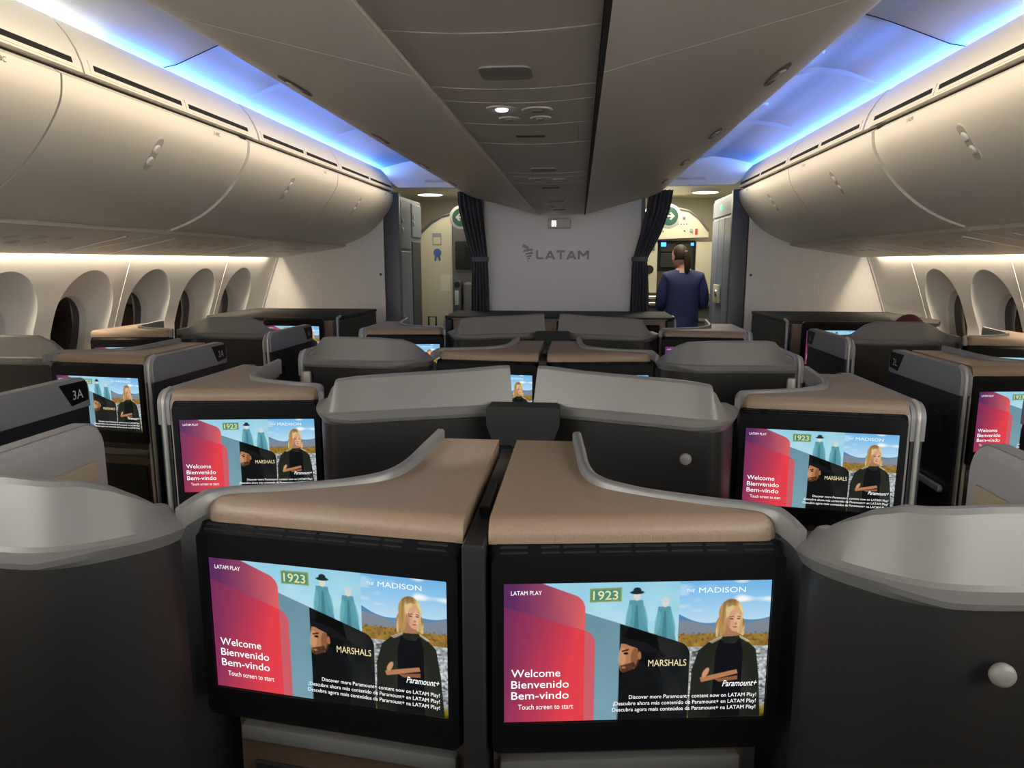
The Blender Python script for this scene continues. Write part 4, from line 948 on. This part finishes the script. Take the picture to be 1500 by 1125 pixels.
g = G(); g.box(-.41, -.26, -.03, -.02, H+.13, H+.20, .004, 1); part('display', g, 'galley_grey', cd)
g = G(); g.lathe([(0, .012), (.045, .012), (.048, 0)], 20, Matrix.Translation((-.315, -.02, H-.08)) @ Matrix.Rotation(math.pi/2, 4, 'X')); part('vent_knob', g, 'gap_black', cd)
g = G(); g.box(-.43, -.395, -.026, -.02, H-.10, H-.06); part('latch', g, 'steel', cd)
g = G(); g.box(.19, .45, -.02, .25, H-.35, H+.22, .006, 1); part('side_cupboard', g, 'galley_cream', t)
g = G(); g.box(-.48, .45, -.12, .25, H-.47, H-.44, .006, 1); part('counter', g, 'steel', t)
g = G(); g.box(-.48, .45, -.10, .25, H-.40, H-.37, .006, 1); part('shelf', g, 'steel', t)
for k in range(3):
    g = G(); g.box(-.46+k*.31, -.17+k*.31, -.06, .25, .0, H-.50, .01, 1); tr = part('trolley_front', g, 'galley_grey', t)
    g = G(); g.box(-.40+k*.31, -.23+k*.31, -.075, -.06, .85, .88, .004, 1); part('handle', g, 'steel', tr)

# ------------------------------------------------------------------ people
def skin_mesh(name, joints, edges, mt, parent, root=0, sub=2):
    me_ = bpy.data.meshes.new(name); me_.from_pydata([j[0] for j in joints], edges, []); me_.materials.append(M[mt])
    o = link(name, me_, parent)
    md = o.modifiers.new('skin', 'SKIN'); md.use_smooth_shade = True
    for i, j in enumerate(joints): me_.skin_vertices[0].data[i].radius = j[1] if isinstance(j[1], tuple) else (j[1], j[1])
    me_.skin_vertices[0].data[root].use_root = True
    ss = o.modifiers.new('subsurf', 'SUBSURF'); ss.levels = sub; ss.render_levels = sub
    return o
def head(parent, c, yaw, tilt, hairstyle):
    """head with face, facing +y before yaw; c = head centre"""
    T = Matrix.Translation(c) @ Matrix.Rotation(yaw, 4, 'Z') @ Matrix.Rotation(tilt, 4, 'X')
    bm = bmesh.new(); bmesh.ops.create_uvsphere(bm, u_segments=24, v_segments=18, radius=1.0)
    for v in bm.verts:
        x, y, z = v.co
        wd = .074*(1-.20*max(0, -z)**1.5); dp = .093; hh = .112
        fx, fy, fz = x*wd, y*dp*(1-.12*max(0, -z)), z*hh
        if y > .6 and abs(x) < .28 and -.38 < z < .12: fy += .020*(1-abs(x)/.28)*(1-(z+.38)/.5*.75)     # nose
        if y > .5 and .02 < z < .25 and .2 < abs(x) < .55: fy -= .007                                  # eye sockets
        if y > .6 and -.62 < z < -.45 and abs(x) < .4: fy += .004                                       # mouth
        if z < -.75 and y > 0: fy += .012
        v.co = (fx, fy, fz)
    g = G(); g.frombm(bm, T); hd = part('head', g, 'skin', parent, auto=1.5)
    for s in (-1, 1):
        g = G(); g.lathe([(0, 0), (.016, .004), (.024, .010), (.020, .016), (0, .012)], 14, T @ Matrix.Translation((s*.068, -.008, -.005)) @ Matrix.Rotation(s*math.pi/2, 4, 'Y') @ Matrix.Diagonal((1.25, .8, 1, 1))); part('ear', g, 'skin', hd)
        g = G(); g.lathe([(0, .004), (.009, .002), (.011, 0)], 12, T @ Matrix.Translation((s*.028, .083, .012)) @ Matrix.Rotation(-math.pi/2, 4, 'X')); part('eye', g, 'black', hd)
    g = G(); g.box(-.022, .022, .076, .090, -.062, -.053, .003, 1, T); part('mouth', g, 'scarf', hd)
    return T, hd

# flight attendant, seen from behind in the right entry
t = thing('person', 'person in navy jacket and skirt with ponytail, standing at the galley from behind', 'person', (1.21, 7.42, 0))
def limb(*a): return list(a)
J = [((0, 0, .90), (.14, .105)), ((0, .0, 1.08), (.125, .09)), ((0, .01, 1.26), (.15, .10)), ((0, .015, 1.37), (.10, .075)), ((0, .03, 1.45), (.045, .045)), ((0, .045, 1.52), (.045, .048)),
     ((-.17, .015, 1.345), .055), ((-.215, .02, 1.10), .043), ((-.17, .22, 1.02), .034), ((-.15, .30, 1.02), .026),
     ((.17, .015, 1.345), .055), ((.215, .03, 1.10), .043), ((.16, .23, 1.04), .034), ((.14, .31, 1.04), .026),
     ((-.085, 0, .78), .085), ((-.085, .01, .47), .055), ((-.085, 0, .10), .036), ((-.085, .10, .035), .030),
     ((.085, 0, .78), .085), ((.085, .01, .47), .055), ((.085, 0, .10), .036), ((.085, .10, .035), .030)]
Ed = [(0, 1), (1, 2), (2, 3), (3, 4), (4, 5), (3, 6), (6, 7), (7, 8), (8, 9), (3, 10), (10, 11), (11, 12), (12, 13), (0, 14), (14, 15), (15, 16), (16, 17), (0, 18), (18, 19), (19, 20), (20, 21)]
skin_mesh('body', J, Ed, 'skin', t)
for s in (-1, 1):      # five fingers rooted in the palm
    bx, by, bz = s*.145, .33, 1.03
    fj = [((bx, by-.03, bz), (.030, .016)), ((bx, by+.02, bz), (.034, .014))]; fe = [(0, 1)]
    for k, (dx, L_) in enumerate(((-.027, .055), (-.009, .066), (.009, .062), (.026, .048))):
        n0 = len(fj); fj += [((bx+dx, by+.04, bz), .008), ((bx+dx, by+.04+L_*.5, bz-.008), .0075), ((bx+dx, by+.04+L_, bz-.028), .0065)]; fe += [(1, n0), (n0, n0+1), (n0+1, n0+2)]
    n0 = len(fj); fj += [((bx-s*.036, by-.005, bz-.005), .010), ((bx-s*.052, by+.03, bz-.016), .008)]; fe += [(0, n0), (n0, n0+1)]
    skin_mesh('hand', fj, fe, 'skin', t, sub=1)
JK = [((0, .0, .82), (.195, .135)), ((0, .0, .93), (.188, .130)), ((0, 0, 1.08), (.175, .118)), ((0, .005, 1.24), (.192, .125)), ((0, .015, 1.355), (.135, .092)), ((0, .025, 1.435), (.066, .060)),
      ((-.165, .012, 1.345), .070), ((-.200, .0, 1.22), .066), ((-.218, .01, 1.07), .062), ((-.185, .21, 1.015), .046),
      ((.165, .012, 1.345), .070), ((.200, .0, 1.22), .066), ((.218, .02, 1.08), .062), ((.175, .22, 1.035), .046)]
skin_mesh('jacket', JK, [(0, 1), (1, 2), (2, 3), (3, 4), (4, 5), (4, 6), (6, 7), (7, 8), (8, 9), (4, 10), (10, 11), (11, 12), (12, 13)], 'navy', t)
g = G(); g.rings([[(a*math.cos(k), b*math.sin(k), z) for k in np.linspace(0, 2*math.pi, 28, endpoint=False)] for z, a, b in ((.50, .165, .135), (.62, .178, .145), (.80, .180, .145), (.90, .165, .13), (.96, .15, .115))], True, True); part('skirt', g, 'navy', t)
T, hd = head(t, Vector((-.035, .055, 1.555)), math.radians(28), -.05, 'pony')
bm = bmesh.new(); bmesh.ops.create_uvsphere(bm, u_segments=24, v_segments=16, radius=1.0)
for v in bm.verts:
    x, y, z = v.co; yy = min(y, .50-.55*(1-abs(z)) if z < .75 else .6); v.co = (x*.082, yy*.100-.006, z*.108+.014 if z > -.45 else -.45*.108+.014)
g = G(); g.frombm(bm, T); hr = part('hair', g, 'hair', t, auto=1.5)
g = G(); g.tube([T @ Vector(p) for p in ((0, -.085, .045), (0, -.118, .030), (.004, -.130, -.03), (.006, -.125, -.10), (.004, -.112, -.165), (0, -.105, -.20))], [.018, .030, .036, .034, .022, .006], 12); part('ponytail', g, 'hair', hr)
g = G(); g.rings([[(x*.9+.0+(-.012), y+.035, z) for x, y, z in [(.062*math.cos(k), .058*math.sin(k), zz+.01*math.sin(k)) for k in np.linspace(0, 2*math.pi, 20, endpoint=False)]] for zz in (1.425, 1.445, 1.462)], True, False); part('scarf', g, 'scarf', t)
for s in (-1, 1):
    g = G(); g.box(s*.085-.04, s*.085+.04, -.05, .19, 0.0, .07, .025, 3); part('shoe', g, 'black', t)

# seated passenger, only the top of the cap and brow above the right window shell
t = thing('person', 'seated passenger in burgundy cap behind the right window shell', 'person', (2.0, 4.02, 0))
J = [((0, .16, .52), (.15, .11)), ((0, .12, .70), (.14, .10)), ((0, .10, .86), (.15, .10)), ((0, .10, .95), (.10, .08)), ((0, .12, 1.02), .048), ((0, .14, 1.07), .048),
     ((-.17, .11, .93), .055), ((-.21, .18, .72), .045), ((-.15, .38, .64), .036), ((-.13, .46, .64), .028), ((.17, .11, .93), .055), ((.21, .18, .72), .045), ((.15, .38, .64), .036), ((.13, .46, .64), .028),
     ((-.10, .55, .53), .075), ((-.10, .62, .28), .055), ((-.10, .60, .06), .04), ((-.10, .70, .035), .032), ((.10, .55, .53), .075), ((.10, .62, .28), .055), ((.10, .60, .06), .04), ((.10, .70, .035), .032)]
Ed = [(0, 1), (1, 2), (2, 3), (3, 4), (4, 5), (3, 6), (6, 7), (7, 8), (8, 9), (3, 10), (10, 11), (11, 12), (12, 13), (0, 14), (14, 15), (15, 16), (16, 17), (0, 18), (18, 19), (19, 20), (20, 21)]
skin_mesh('body', J, Ed, 'charcoal', t)
T, hd = head(t, Vector((.01, .155, 1.085)), math.radians(-60), -.1, 'cap')
bm = bmesh.new(); bmesh.ops.create_uvsphere(bm, u_segments=24, v_segments=14, radius=1.0)
for v in bm.verts:
    x, y, z = v.co; v.co = (x*.082, y*.100-.010, max(z, .1)*.112+.016)
g = G(); g.frombm(bm, T); cp = part('cap', g, 'burgundy', t, auto=1.5)
g = G(); g.rings([[T @ Vector((.07*math.cos(k), .07+.075*math.sin(k), .03+dz-.25*(.07*math.sin(k))**2)) for k in np.linspace(0, math.pi, 14)] for dz in (0, .006)], True, True); part('brim', g, 'burgundy', cp)
